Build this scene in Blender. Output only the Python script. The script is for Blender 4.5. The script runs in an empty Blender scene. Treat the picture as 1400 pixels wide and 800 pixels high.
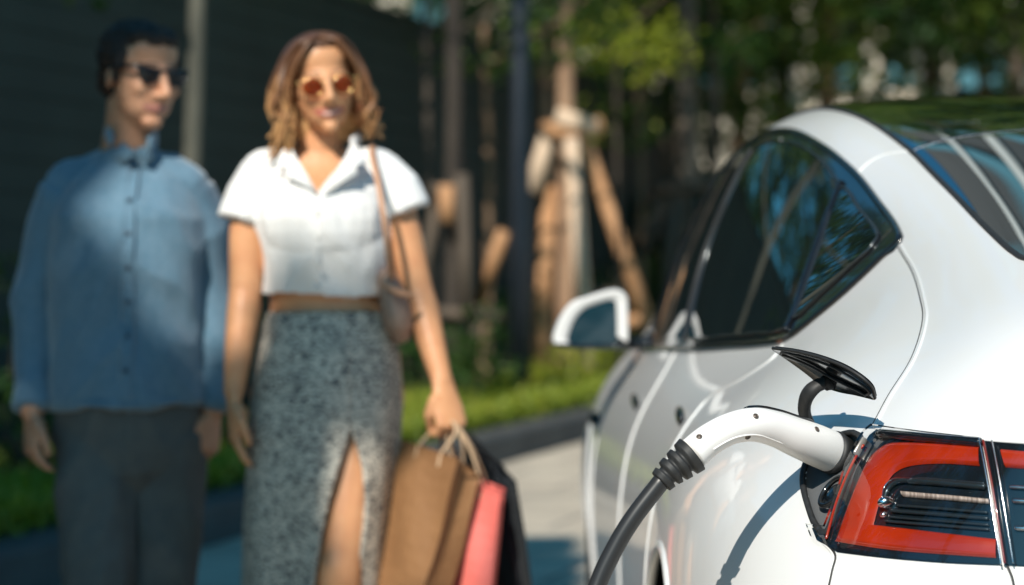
import bpy, bmesh, math, random
import numpy as np
from mathutils import Vector, Matrix, Euler, noise
from mathutils.bvhtree import BVHTree
from mathutils.geometry import delaunay_2d_cdt

random.seed(7)
RNG = np.random.default_rng(7)
scene = bpy.context.scene
COL = scene.collection
R = math.radians
PI = math.pi

# ------------------------------------------------------------------ materials
def sock(n, *names):
    for s in names:
        if s in n.inputs:
            return n.inputs[s]
    return None

def mat(name, color, rough=0.5, metal=0.0, coat=0.0, coat_rough=0.03, spec=0.5, color2=None, vscale=6.0,
        vlo=0.35, vhi=0.65, bump=0.0, bscale=60.0, trans=0.0, ior=1.45, alpha=1.0, subsurf=0.0, detail=5.0,
        stretch=None, color3=None, v3scale=40.0, sheen=0.0):
    m = bpy.data.materials.new(name)
    m.use_nodes = True
    nt = m.node_tree
    b = nt.nodes['Principled BSDF']
    def c4(c): return (c[0], c[1], c[2], 1.0)
    b.inputs['Base Color'].default_value = c4(color)
    b.inputs['Roughness'].default_value = rough
    b.inputs['Metallic'].default_value = metal
    b.inputs['Coat Weight'].default_value = coat
    b.inputs['Coat Roughness'].default_value = coat_rough
    b.inputs['Specular IOR Level'].default_value = spec
    b.inputs['IOR'].default_value = ior
    b.inputs['Transmission Weight'].default_value = trans
    b.inputs['Alpha'].default_value = alpha
    if sheen: b.inputs['Sheen Weight'].default_value = sheen
    if subsurf:
        b.inputs['Subsurface Weight'].default_value = subsurf
        b.inputs['Subsurface Radius'].default_value = (0.012, 0.005, 0.003)
        b.inputs['Subsurface Scale'].default_value = 1.0
    vec = None
    if color2 is not None or bump:
        tc = nt.nodes.new('ShaderNodeTexCoord')
        vec = tc.outputs['Object']
        if stretch:
            mp = nt.nodes.new('ShaderNodeMapping')
            mp.inputs['Scale'].default_value = stretch
            nt.links.new(vec, mp.inputs['Vector']); vec = mp.outputs['Vector']
    if color2 is not None:
        n = nt.nodes.new('ShaderNodeTexNoise')
        n.inputs['Scale'].default_value = vscale; n.inputs['Detail'].default_value = detail
        nt.links.new(vec, n.inputs['Vector'])
        r = nt.nodes.new('ShaderNodeValToRGB')
        r.color_ramp.elements[0].position = vlo; r.color_ramp.elements[0].color = c4(color)
        r.color_ramp.elements[1].position = vhi; r.color_ramp.elements[1].color = c4(color2)
        nt.links.new(n.outputs['Fac'], r.inputs['Fac'])
        out = r.outputs['Color']
        if color3 is not None:
            n3 = nt.nodes.new('ShaderNodeTexNoise')
            n3.inputs['Scale'].default_value = v3scale; n3.inputs['Detail'].default_value = 4
            nt.links.new(vec, n3.inputs['Vector'])
            r3 = nt.nodes.new('ShaderNodeValToRGB')
            r3.color_ramp.elements[0].position = 0.5; r3.color_ramp.elements[0].color = (0, 0, 0, 1)
            r3.color_ramp.elements[1].position = 0.68; r3.color_ramp.elements[1].color = (1, 1, 1, 1)
            nt.links.new(n3.outputs['Fac'], r3.inputs['Fac'])
            mx = nt.nodes.new('ShaderNodeMix'); mx.data_type = 'RGBA'
            nt.links.new(r3.outputs['Color'], mx.inputs['Factor'])
            nt.links.new(out, mx.inputs[6]); mx.inputs[7].default_value = c4(color3)
            out = mx.outputs[2]
        nt.links.new(out, b.inputs['Base Color'])
    if bump:
        nb = nt.nodes.new('ShaderNodeTexNoise')
        nb.inputs['Scale'].default_value = bscale; nb.inputs['Detail'].default_value = 4
        nt.links.new(vec, nb.inputs['Vector'])
        bp = nt.nodes.new('ShaderNodeBump'); bp.inputs['Strength'].default_value = bump
        bp.inputs['Distance'].default_value = 0.01
        nt.links.new(nb.outputs['Fac'], bp.inputs['Height'])
        nt.links.new(bp.outputs['Normal'], b.inputs['Normal'])
    return m

def leaf_mat(name, c1, c2, c3=None, trans=0.35, rough=0.45):
    """two-sided leaf: diffuse + translucent, colour varies from leaf to leaf"""
    m = bpy.data.materials.new(name); m.use_nodes = True
    nt = m.node_tree; nt.nodes.clear()
    out = nt.nodes.new('ShaderNodeOutputMaterial')
    geo = nt.nodes.new('ShaderNodeNewGeometry')
    ramp = nt.nodes.new('ShaderNodeValToRGB')
    ramp.color_ramp.elements[0].color = (*c1, 1); ramp.color_ramp.elements[1].color = (*c2, 1)
    if c3:
        e = ramp.color_ramp.elements.new(0.9); e.color = (*c2, 1)
        ramp.color_ramp.elements[2].color = (*c3, 1)
    nt.links.new(geo.outputs['Random Per Island'], ramp.inputs['Fac'])
    pb = nt.nodes.new('ShaderNodeBsdfPrincipled')
    pb.inputs['Roughness'].default_value = rough
    pb.inputs['Specular IOR Level'].default_value = 0.3
    tr = nt.nodes.new('ShaderNodeBsdfTranslucent')
    br = nt.nodes.new('ShaderNodeMix'); br.data_type = 'RGBA'; br.blend_type = 'MULTIPLY'
    br.inputs['Factor'].default_value = 1.0; br.inputs[7].default_value = (1.5, 1.6, 0.55, 1)
    nt.links.new(ramp.outputs['Color'], pb.inputs['Base Color'])
    nt.links.new(ramp.outputs['Color'], br.inputs[6])
    nt.links.new(br.outputs[2], tr.inputs['Color'])
    mx = nt.nodes.new('ShaderNodeMixShader'); mx.inputs['Fac'].default_value = trans
    nt.links.new(pb.outputs[0], mx.inputs[1]); nt.links.new(tr.outputs[0], mx.inputs[2])
    nt.links.new(mx.outputs[0], out.inputs['Surface'])
    return m

# ------------------------------------------------------------------ objects
def tag(o, label=None, cat=None, group=None, kind=None):
    if label: o['label'] = label
    if cat: o['category'] = cat
    if group: o['group'] = group
    if kind: o['kind'] = kind
    return o

def thing(name, label, cat, loc=(0, 0, 0), rotz=0.0, group=None):
    o = bpy.data.objects.new(name, None)
    o.empty_display_size = 0.1
    COL.objects.link(o)
    o.location = loc; o.rotation_euler = (0, 0, rotz)
    return tag(o, label, cat, group)

def link_mesh(name, me, m, parent=None, smooth=True):
    o = bpy.data.objects.new(name, me)
    COL.objects.link(o)
    if m is not None:
        for mm in (m if isinstance(m, (list, tuple)) else [m]):
            me.materials.append(mm)
    if smooth and len(me.polygons):
        me.polygons.foreach_set('use_smooth', [True] * len(me.polygons))
    if parent is not None: o.parent = parent
    return o

def mesh(name, verts, faces, m, parent=None, smooth=True, mi=None):
    me = bpy.data.meshes.new(name)
    me.from_pydata([tuple(map(float, v)) for v in verts], [], [tuple(map(int, f)) for f in faces])
    o = link_mesh(name, me, m, parent, smooth)
    if mi is not None: me.polygons.foreach_set('material_index', mi)
    me.update()
    return o

class MB:
    """collects simple shapes that become ONE mesh"""
    def __init__(s): s.v = []; s.f = []; s.mi = []
    def add(s, v, f, mi=0):
        n = len(s.v); s.v += [tuple(map(float, p)) for p in v]
        s.f += [tuple(i + n for i in q) for q in f]; s.mi += [mi] * len(f)
    def box(s, lo, hi, mi=0, rot=None, piv=None):
        x0, y0, z0 = lo; x1, y1, z1 = hi
        v = [(x0, y0, z0), (x1, y0, z0), (x1, y1, z0), (x0, y1, z0), (x0, y0, z1), (x1, y0, z1), (x1, y1, z1), (x0, y1, z1)]
        if rot is not None:
            pv = Vector(piv if piv is not None else ((x0+x1)/2, (y0+y1)/2, (z0+z1)/2))
            v = [tuple(pv + rot @ (Vector(p) - pv)) for p in v]
        s.add(v, [(0, 3, 2, 1), (4, 5, 6, 7), (0, 1, 5, 4), (1, 2, 6, 5), (2, 3, 7, 6), (3, 0, 4, 7)], mi)
    def tube(s, pts, radii, n=12, mi=0, flat=None, up=None, caps=True, round_cap=True):
        v, f = tube_data(pts, radii, n, flat, up, caps, round_cap); s.add(v, f, mi)
    def ell(s, c, r, rot=None, n=16, mi=0):
        v, f = ell_data(c, r, rot, n); s.add(v, f, mi)
    def build(s, name, m, parent=None, smooth=True):
        return mesh(name, s.v, s.f, m, parent, smooth, s.mi)

def tube_data(pts, radii, n=12, flat=None, up=None, caps=True, round_cap=True):
    """closed tapered tube; flat = list of ratios (second axis / first); up = reference vector for the first axis"""
    P = [Vector(p) for p in pts]
    if not hasattr(radii, '__len__'): radii = [radii] * len(P)
    radii = list(radii)
    if flat is None: flat = [1.0] * len(P)
    elif not hasattr(flat, '__len__'): flat = [flat] * len(P)
    flat = list(flat)
    T = []
    for i in range(len(P)):
        a = P[max(i-1, 0)]; b = P[min(i+1, len(P)-1)]
        t = (b - a)
        T.append(t.normalized() if t.length > 1e-9 else Vector((0, 0, 1)))
    if caps and round_cap:
        def capring(p, t, r, fl, sgn):
            out = []
            for a in (0.45, 0.8, 0.97):
                out.append((p + t * sgn * r * min(fl, 1.0) * a, math.sqrt(max(1 - a*a, 0.0)) * r))
            return out
        A = capring(P[0], T[0], radii[0], flat[0], -1)[::-1]; B = capring(P[-1], T[-1], radii[-1], flat[-1], 1)
        P = [a[0] for a in A] + P + [b[0] for b in B]
        T = [T[0]]*3 + T + [T[-1]]*3
        flat = [flat[0]]*3 + flat + [flat[-1]]*3
        radii = [a[1] for a in A] + radii + [b[1] for b in B]
    ref = Vector(up) if up is not None else (Vector((0, 0, 1)) if abs(T[0].z) < 0.9 else Vector((1, 0, 0)))
    v = []; f = []
    xa = None
    for i, p in enumerate(P):
        t = T[i]
        if up is not None: xa = ref - t * ref.dot(t)
        else: xa = (ref if xa is None else xa) - t * (ref if xa is None else xa).dot(t)
        if xa.length < 1e-6: xa = t.orthogonal()
        xa = xa.normalized(); ya = t.cross(xa)
        for k in range(n):
            a = 2 * PI * k / n
            v.append(p + xa * math.cos(a) * radii[i] + ya * math.sin(a) * radii[i] * flat[i])
    for i in range(len(P) - 1):
        for k in range(n):
            k2 = (k + 1) % n
            f.append((i*n + k, i*n + k2, (i+1)*n + k2, (i+1)*n + k))
    if caps:
        f.append(tuple(range(n))[::-1]); f.append(tuple((len(P)-1)*n + k for k in range(n)))
    return v, f

def ell_data(c, r, rot=None, n=16):
    if not hasattr(r, '__len__'): r = (r, r, r)
    v = []; f = []; m = max(6, n // 2)
    for i in range(m + 1):
        th = PI * i / m
        for k in range(n):
            a = 2 * PI * k / n
            p = Vector((r[0]*math.sin(th)*math.cos(a), r[1]*math.sin(th)*math.sin(a), r[2]*math.cos(th)))
            if i in (0, m): p = Vector((1e-5*math.cos(a), 1e-5*math.sin(a), r[2]*math.cos(th)))
            if rot is not None: p = rot @ p
            v.append(Vector(c) + p)
    for i in range(m):
        for k in range(n):
            k2 = (k+1) % n
            f.append((i*n+k, (i+1)*n+k, (i+1)*n+k2, i*n+k2))
    f.append(tuple(range(n))); f.append(tuple(m*n + k for k in range(n))[::-1])
    return v, f

def smooth_path(pts, per=8):
    """Catmull-Rom through points (any dimension)"""
    P = [np.array(p, float) for p in pts]
    P = [2*P[0]-P[1]] + P + [2*P[-1]-P[-2]]
    out = []
    for i in range(1, len(P) - 2):
        for j in range(per):
            t = j / per
            a, b, c, d = P[i-1], P[i], P[i+1], P[i+2]
            out.append(0.5*((2*b) + (-a+c)*t + (2*a-5*b+4*c-d)*t*t + (-a+3*b-3*c+d)*t**3))
    out.append(P[-2])
    return out

def remeshed(name, mb, voxel, smooth_it, m, parent, smooth_fac=0.5):
    """one continuous skin over the overlapping closed shapes of mb"""
    me = bpy.data.meshes.new(name + '_source')
    me.from_pydata(mb.v, [], mb.f)
    o = bpy.data.objects.new(name + '_source', me); COL.objects.link(o)
    r = o.modifiers.new('r', 'REMESH'); r.mode = 'VOXEL'; r.voxel_size = voxel
    s = o.modifiers.new('s', 'SMOOTH'); s.iterations = smooth_it; s.factor = smooth_fac
    dg = bpy.context.evaluated_depsgraph_get()
    me2 = bpy.data.meshes.new_from_object(o.evaluated_get(dg))
    bpy.data.objects.remove(o); bpy.data.meshes.remove(me)
    me2.name = name
    me2.materials.clear()
    return link_mesh(name, me2, m, parent, True)

# ------------------------------------------------------------------ camera figures
LENS = 85.0
CAM_H = 1.123
# ------------------------------------------------------------------ sun
SUN_AZ, SUN_EL = -20.0, 40.0     # azimuth of the sun seen from the car: degrees left of straight behind the camera
sd_ = Vector((math.sin(R(SUN_AZ))*math.cos(R(SUN_EL)), -math.cos(R(SUN_AZ))*math.cos(R(SUN_EL)), math.sin(R(SUN_EL))))
SUN_D = sd_
# ================================================================== THE CAR
# car frame: x = forward from the tail, y = to the car's left, z = up
NET = {}
NET[0] = [(.35,0,.2),(.12,0,.25),(.03,0,.42),(0,0,.60),(.03,0,.77),(.05,0,.90),(.06,0,1.0),(.10,0,1.07),(.25,0,1.10),(.42,0,1.14),(.60,0,1.185)]
NET[1] = [(.36,.22,.2),(.13,.35,.25),(.04,.38,.42),(.012,.38,.60),(.04,.37,.77),(.07,.35,.905),(.085,.34,1.005),(.13,.32,1.07),(.28,.26,1.105),(.45,.15,1.15),(.75,0,1.225)]
NET[2] = [(.38,.42,.2),(.18,.60,.25),(.11,.66,.42),(.09,.68,.60),(.13,.66,.77),(.17,.62,.91),(.20,.57,1.0),(.28,.51,1.07),(.42,.42,1.12),(.62,.25,1.185),(.95,0,1.275)]
NET[3] = [(.45,.52,.2),(.30,.76,.25),(.25,.81,.42),(.26,.83,.60),(.30,.80,.78),(.37,.71,.92),(.43,.63,1.01),(.52,.55,1.09),(.65,.455,1.165),(.85,.27,1.235),(1.15,0,1.32)]
NET[4] = [(.58,.55,.2),(.50,.84,.25),(.48,.89,.42),(.50,.90,.62),(.53,.865,.81),(.60,.745,.95),(.68,.635,1.05),(.78,.545,1.135),(.92,.46,1.225),(1.1,.27,1.295),(1.35,0,1.365)]
NET[5] = [(.85,.55,.2),(.80,.86,.23),(.80,.91,.42),(.82,.925,.64),(.85,.885,.84),(.90,.755,.97),(.98,.625,1.08),(1.08,.55,1.185),(1.2,.47,1.29),(1.35,.27,1.355),(1.6,0,1.41)]
NET[6] = [(1.15,.55,.2),(1.15,.86,.22),(1.15,.91,.40),(1.17,.925,.63),(1.18,.885,.84),(1.2,.735,.975),(1.27,.635,1.11),(1.36,.56,1.25),(1.48,.475,1.355),(1.6,.27,1.41),(1.85,0,1.445)]
NET[7] = [(1.5,.55,.2),(1.5,.86,.2),(1.5,.905,.40),(1.5,.915,.62),(1.5,.875,.83),(1.52,.735,.985),(1.57,.665,1.15),(1.67,.58,1.325),(1.8,.49,1.42),(1.95,.27,1.45),(2.1,0,1.465)]
NET[8] = [(2.,.55,.2),(2.,.855,.2),(2.,.90,.40),(2.,.91,.60),(2.,.875,.81),(2.,.775,.965),(2.03,.705,1.17),(2.08,.605,1.38),(2.15,.50,1.452),(2.25,.27,1.472),(2.4,0,1.478)]
NET[9] = [(2.5,.55,.2),(2.5,.855,.2),(2.5,.90,.40),(2.5,.91,.60),(2.5,.88,.80),(2.5,.795,.95),(2.5,.725,1.16),(2.5,.625,1.39),(2.52,.51,1.458),(2.55,.27,1.476),(2.65,0,1.482)]
NET[10] = [(3.,.55,.2),(3.,.86,.2),(3.,.905,.40),(3.,.915,.59),(3.,.885,.79),(3.,.795,.94),(3.,.735,1.14),(2.97,.65,1.345),(2.93,.53,1.425),(2.9,.27,1.455),(2.92,0,1.465)]
NET[11] = [(3.4,.55,.2),(3.4,.865,.21),(3.4,.91,.40),(3.4,.92,.58),(3.4,.89,.785),(3.39,.79,.93),(3.38,.74,1.07),(3.32,.685,1.20),(3.22,.57,1.30),(3.15,.3,1.375),(3.15,0,1.39)]
NET[12] = [(3.75,.55,.2),(3.75,.87,.22),(3.75,.915,.40),(3.74,.925,.58),(3.72,.895,.77),(3.68,.80,.91),(3.65,.76,.975),(3.6,.71,1.04),(3.52,.6,1.12),(3.45,.33,1.20),(3.42,0,1.23)]
NET[13] = [(4.1,.5,.2),(4.1,.86,.22),(4.1,.91,.40),(4.1,.92,.57),(4.08,.89,.75),(4.05,.83,.86),(4.0,.77,.905),(3.95,.68,.94),(3.88,.55,.965),(3.8,.3,1.0),(3.78,0,1.01)]
NET[14] = [(4.3,.45,.2),(4.38,.80,.22),(4.4,.86,.40),(4.4,.87,.55),(4.38,.83,.70),(4.35,.77,.78),(4.3,.70,.82),(4.25,.6,.855),(4.2,.48,.88),(4.12,.26,.91),(4.1,0,.925)]
NET[15] = [(4.3,.35,.2),(4.52,.62,.22),(4.58,.68,.38),(4.58,.68,.54),(4.56,.65,.66),(4.53,.6,.71),(4.5,.54,.74),(4.46,.46,.77),(4.42,.36,.80),(4.36,.2,.83),(4.34,0,.845)]
NET[16] = [(4.3,0,.2),(4.62,0,.22),(4.69,0,.38),(4.69,0,.52),(4.67,0,.62),(4.65,0,.66),(4.63,0,.68),(4.6,0,.705),(4.57,0,.73),(4.53,0,.755),(4.48,0,.785)]
net = np.array([NET[i] for i in range(17)], float)

def ghost(n):
    """add mirrored / extrapolated control points round the net"""
    fl = np.array([1, -1, 1.0])
    n = np.concatenate([n[1:2]*fl, n, n[-2:-1]*fl], 0)
    return np.concatenate([2*n[:, :1] - n[:, 1:2], n, n[:, -2:-1]*fl], 1)

def sharpen(n, lam=0.75):
    g = ghost(n)
    d = (g[2:, 1:-1] - 2*n + g[:-2, 1:-1]); e = (g[1:-1, 2:] - 2*n + g[1:-1, :-2])
    e[:, 0] = 0
    return n - lam/6.0*(d + e)

def bspl(t):
    return np.array([(1-t)**3, 3*t**3-6*t*t+4, -3*t**3+3*t*t+3*t+1, t**3]) / 6.0

G = ghost(sharpen(net))
rows = []
ROWDIV = {1: 14, 2: 26, 3: 30, 4: 24, 5: 18}
for i in range(16):
    d = ROWDIV.get(i, 12)
    rows += [(i, j/d) for j in range(d)]
rows.append((15, 1.0))
cols = []
COLDIV = {2: 18, 3: 26, 4: 26, 5: 18}
for k in range(10):
    d = COLDIV.get(k, 12)
    cols += [(k, j/d) for j in range(d)]
cols.append((9, 1.0))
BI = np.zeros((len(rows), 19)); BK = np.zeros((len(cols), 13))
for a, (i, t) in enumerate(rows): BI[a, i:i+4] = bspl(t)
for a, (k, t) in enumerate(cols): BK[a, k:k+4] = bspl(t)
S = np.einsum('ai,ikc,bk->abc', BI, G, BK)
nr, nc = S.shape[:2]

def grid_normals(S):
    du = np.gradient(S, axis=0); dv = np.gradient(S, axis=1)
    n = np.cross(dv, du); l = np.linalg.norm(n, axis=2, keepdims=True); l[l < 1e-12] = 1
    n /= l
    return n
SN = grid_normals(S)
if SN[nr//2, nc//2, 1] < 0: SN = -SN
SV = S.reshape(-1, 3); SNV = SN.reshape(-1, 3)
QUADS = [(a*nc+b, a*nc+b+1, (a+1)*nc+b+1, (a+1)*nc+b) for a in range(nr-1) for b in range(nc-1)]
TRIS = []
for q in QUADS: TRIS += [(q[0], q[1], q[2]), (q[0], q[2], q[3])]
BODY_BVH = BVHTree.FromPolygons([Vector(v) for v in SV], TRIS)

def surf_normal(loc, idx):
    a, b, c = (Vector(SV[i]) for i in TRIS[idx])
    from mathutils.geometry import barycentric_transform
    na, nb, nc_ = (Vector(SNV[i]) for i in TRIS[idx])
    return barycentric_transform(loc, a, b, c, na, nb, nc_).normalized()

def hit_side(x, z):
    h = BODY_BVH.ray_cast(Vector((x, 2.0, z)), Vector((0, -1, 0)))
    return (h[0], surf_normal(h[0], h[2])) if h[0] else (None, None)
def hit_rear(y, z):
    h = BODY_BVH.ray_cast(Vector((-1.0, max(y, 1e-4), z)), Vector((1, 0, 0)))
    return (h[0], surf_normal(h[0], h[2])) if h[0] else (None, None)
def hit_top(x, y):
    h = BODY_BVH.ray_cast(Vector((x, max(y, 1e-4), 3.0)), Vector((0, 0, -1)))
    return (h[0], surf_normal(h[0], h[2])) if h[0] else (None, None)
CAR_LOC = (1.15, 2.65, 0.0); CAR_YAW = R(0.5)
CARM = Matrix.Translation(CAR_LOC) @ Matrix.Rotation(PI/2 + CAR_YAW, 4, 'Z')
def to_car(px, py, Y):
    """world point given by bearing (in 1/3306 of the distance) and distance -> car frame"""
    s = Y / 3306.0
    return CARM.inverted() @ Vector(((px-700)*s, Y, CAM_H + (370-py)*s))

# --- materials
WHITE = mat('white_paint', (.735, .74, .735), rough=.34, coat=.65, coat_rough=.015)
BLACKGLOSS = mat('black_gloss_trim', (.008, .009, .010), rough=.12, coat=.6)
BLACKMATT = mat('black_rubber', (.016, .017, .018), rough=.55, color2=(.026, .027, .028), vscale=120)
DARKPLASTIC = mat('dark_grey_plastic', (.10, .105, .11), rough=.42, bump=.15, bscale=700)
GLASS = mat('tinted_glass', (.006, .010, .011), rough=.012, spec=.62, ior=1.52, coat=.4, coat_rough=.01)
ROOFGLASS = mat('roof_glass', (.004, .007, .010), rough=.015, spec=.8, ior=1.9, coat=1.0, coat_rough=.01)
CHROME = mat('bright_reflector', (.75, .76, .78), rough=.12, metal=1.0)
REDLENS = mat('red_lamp_band', (.27, .016, .003), rough=.22, coat=.5, color2=(.42, .030, .005), vscale=9, subsurf=.0)
DARKRED = mat('dark_red_edge', (.16, .008, .004), rough=.3, coat=.8)
LAMPBLACK = mat('lamp_housing_black', (.006, .009, .013), rough=.10, coat=.8)
LAMPRIB = mat('lamp_inner_ridge', (.035, .05, .06), rough=.25, metal=.6)
TYRE = mat('tyre_rubber', (.02, .02, .021), rough=.75, bump=.3, bscale=90)
RIM = mat('grey_wheel_metal', (.25, .26, .27), rough=.3, metal=.9)
SCREWMETAL = mat('screw_recess', (.16, .13, .11), rough=.4, metal=.5)
PLUGWHITE = mat('white_plug_plastic', (.82, .81, .79), rough=.34, spec=.45)

def clear_cover():
    m = bpy.data.materials.new('clear_lamp_cover'); m.use_nodes = True
    nt = m.node_tree; nt.nodes.clear()
    o = nt.nodes.new('ShaderNodeOutputMaterial'); t = nt.nodes.new('ShaderNodeBsdfTransparent'); g = nt.nodes.new('ShaderNodeBsdfGlossy')
    g.inputs['Roughness'].default_value = .02
    f = nt.nodes.new('ShaderNodeFresnel'); f.inputs['IOR'].default_value = 1.5
    x = nt.nodes.new('ShaderNodeMixShader')
    nt.links.new(f.outputs[0], x.inputs[0]); nt.links.new(t.outputs[0], x.inputs[1]); nt.links.new(g.outputs[0], x.inputs[2])
    nt.links.new(x.outputs[0], o.inputs['Surface'])
    return m
COVER = clear_cover()

def inside(p, poly):
    x, y = p; c = False; j = len(poly) - 1
    for i in range(len(poly)):
        xi, yi = poly[i][0], poly[i][1]; xj, yj = poly[j][0], poly[j][1]
        if (yi > y) != (yj > y) and x < (xj-xi)*(y-yi)/(yj-yi+1e-12) + xi: c = not c
        j = i
    return c

def dense_loop(poly, step=.012, smooth_loop=False):
    n = len(poly); out = []
    for i in range(n):
        a = np.array(poly[i], float); b = np.array(poly[(i+1) % n], float)
        if smooth_loop:
            z = np.array(poly[i-1], float); c = np.array(poly[(i+2) % n], float)
            k = max(1, int(np.linalg.norm(b-a)/step))
            for j in range(k):
                t = j/k
                out.append(tuple(0.5*((2*a)+(-z+b)*t+(2*z-5*a+4*b-c)*t*t+(-z+3*a-3*b+c)*t**3)))
        else:
            k = max(1, int(np.linalg.norm(b-a)/step))
            for j in range(k): out.append(tuple(a+(b-a)*j/k))
    return out

def patch(name, poly, proj, offset, m, parent, spacing=.03, step=.012, rim=.005, sm=False, mirror=False, fair=False):
    """a panel of real thickness that lies on the bodywork inside the outline poly"""
    loop = dense_loop(poly, step, sm)
    xs = [p[0] for p in loop]; ys = [p[1] for p in loop]
    pts = list(loop)
    nx = int((max(xs)-min(xs))/spacing)+1; ny = int((max(ys)-min(ys))/spacing)+1
    L = np.array(loop)
    for i in range(1, nx):
        for j in range(1, ny):
            q = (min(xs)+i*spacing, min(ys)+j*spacing)
            if inside(q, loop) and np.min(np.hypot(L[:, 0]-q[0], L[:, 1]-q[1])) > spacing*.45: pts.append(q)
    n = len(loop)
    vs, es, fs, *_ = delaunay_2d_cdt([Vector(p) for p in pts], [(i, (i+1) % n) for i in range(n)], [], 1, 1e-6)
    V = []; N = []; ok = []
    for p in vs:
        h, nn = proj(p.x, p.y)
        ok.append(h is not None)
        if h is None: V.append(Vector((0, 0, 0))); N.append(Vector((0, 0, 1)))
        else: V.append(h + nn*offset); N.append(nn)
    F = []
    for f in fs:
        if not all(ok[i] for i in f): continue
        c = (vs[f[0]]+vs[f[1]]+vs[f[2]])/3
        if inside((c.x, c.y), loop):
            nn = (V[f[1]]-V[f[0]]).cross(V[f[2]]-V[f[0]])
            F.append(tuple(f) if nn.dot(N[f[0]]) > 0 else tuple(reversed(f)))
    nv = len(V)
    if fair:                                                   # one even curvature over the whole pane
        A = np.array([(1, p.x, p.z, p.x*p.x, p.x*p.z, p.z*p.z) for p, g in zip(V, ok) if g]); Y = np.array([p.y for p, g in zip(V, ok) if g])
        c = np.linalg.lstsq(A, Y, rcond=None)[0]
        N = [Vector((-(c[1]+2*c[3]*p.x+c[4]*p.z), 1.0, -(c[2]+c[4]*p.x+2*c[5]*p.z))).normalized() for p in V]
    from collections import Counter
    ec = Counter()
    for f in F:
        for a, b in zip(f, f[1:]+f[:1]): ec[(a, b)] += 1
    VV = list(V); NN = list(N); rimmap = {}
    FF = list(F)
    for (a, b) in list(ec):
        if (b, a) in ec: continue
        for q in (a, b):
            if q not in rimmap:
                rimmap[q] = (len(VV), len(VV)+1)
                VV += [V[q], V[q]-N[q]*(rim+offset)]; NN += [N[q], N[q]]
        if mirror and abs(V[a].y) < .0015 and abs(V[b].y) < .0015: continue
        FF.append((b, a, rimmap[a][1], rimmap[b][1]))
    if mirror:
        joined = min(abs(p.y) for p in VV) < .0015
        k = len(VV); mp2 = {}; V2 = []; N2 = []
        for i, p in enumerate(VV):
            if joined and abs(p.y) < .0015: p.y = 0; NN[i].y = 0; mp2[i] = i
            else: mp2[i] = k + len(V2); V2.append(Vector((p.x, -p.y, p.z))); N2.append(Vector((NN[i].x, -NN[i].y, NN[i].z)))
        FR = [tuple(mp2[i] for i in reversed(f)) for f in FF]
        if joined:
            FF = FF + FR; VV = VV + V2; NN = NN + N2
        else:
            o2 = mesh(name, [Vector((p.x, -p.y, p.z)) for p in VV], [tuple(reversed(f)) for f in FF], m, parent)
            o2.data.normals_split_custom_set_from_vertices([(q.x, -q.y, q.z) for q in NN])
    o = mesh(name, VV, FF, m, parent)
    o.data.normals_split_custom_set_from_vertices([tuple(q) for q in NN])
    return o

def surface_path(pts, proj, offset, per=10):
    out = []
    for p in smooth_path(pts, per):
        h, n = proj(p[0], p[1])
        if h is not None: out.append((h + n*offset, n))
    return out

def seam(name, pts, proj, r, m, parent, offset=-.0006, mirror=False, per=10, mb=None):
    P = surface_path(pts, proj, offset, per)
    if mb is not None:
        mb.tube([p for p, _ in P], r, 8); return
    for sd in ((1, -1) if mirror else (1,)):
        q = MB(); q.tube([Vector((p.x, sd*p.y, p.z)) for p, _ in P], r, 8); o = q.build(name, m, parent)
    return o

# --- outlines, all in metres on the car
RSHUT = [(1.162,1.006),(1.13,.985),(1.22,.953),(1.397,.914),(1.41,.88),(1.37,.82),(1.335,.74),(1.345,.65),(1.375,.5),(1.39,.28)]
BSHUT = [(2.318,.954),(2.332,.905),(2.355,.83),(2.365,.75),(2.35,.6),(2.33,.28)]
FSHUT = [(3.30,.93),(3.36,.86),(3.42,.76),(3.44,.62),(3.40,.45),(3.36,.28)]
TRIM = [(3.22,.945),(3.22,1.09),(3.12,1.22),(2.98,1.315),(2.82,1.368),(2.6,1.402),(2.385,1.409),(2.055,1.392),(1.74,1.348),(1.487,1.295),(1.258,1.235),(1.0,1.167),(1.02,1.14),(1.049,1.092),(1.086,1.053),(1.154,1.015),(1.364,1.0),(1.627,.989),(2.144,.968),(2.7,.952)]
GREAR = [(2.159,.989),(2.291,1.048),(2.372,1.153),(2.368,1.274),(2.359,1.35),(2.263,1.378),(1.981,1.366),(1.719,1.328),(1.541,1.284),(1.482,1.263),(1.418,1.178),(1.346,1.093),(1.246,1.030),(1.477,1.014),(1.746,1.003)]
GQUART = [(1.466,1.262),(1.299,1.220),(1.115,1.172),(1.137,1.132),(1.189,1.082),(1.238,1.045),(1.325,1.105),(1.393,1.180)]
GFRONT = [(2.30,.985),(2.42,1.06),(2.48,1.16),(2.47,1.28),(2.45,1.365),(2.6,1.369),(2.8,1.335),(2.95,1.28),(3.05,1.2),(3.14,1.09),(3.15,.985),(2.8,.972)]
PORT = [(.718,.919),(.739,.910),(.762,.892),(.775,.873),(.781,.852),(.780,.829),(.776,.812),(.766,.806),(.747,.847),(.728,.884),(.713,.910)]
LAMP = [(.696,.926),(.650,.925),(.600,.924),(.597,.878),(.594,.83),(.591,.787),(.644,.786),(.704,.786),(.758,.786),(.777,.796),(.780,.808),(.763,.809),(.749,.839),(.730,.881),(.714,.906),(.704,.919)]
LAMP_IN = [(.5965,.924),(.56,.922),(.45,.918),(.36,.912),(.36,.80),(.45,.79),(.55,.787),(.5875,.787),(.5905,.83),(.5935,.878)]
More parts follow.
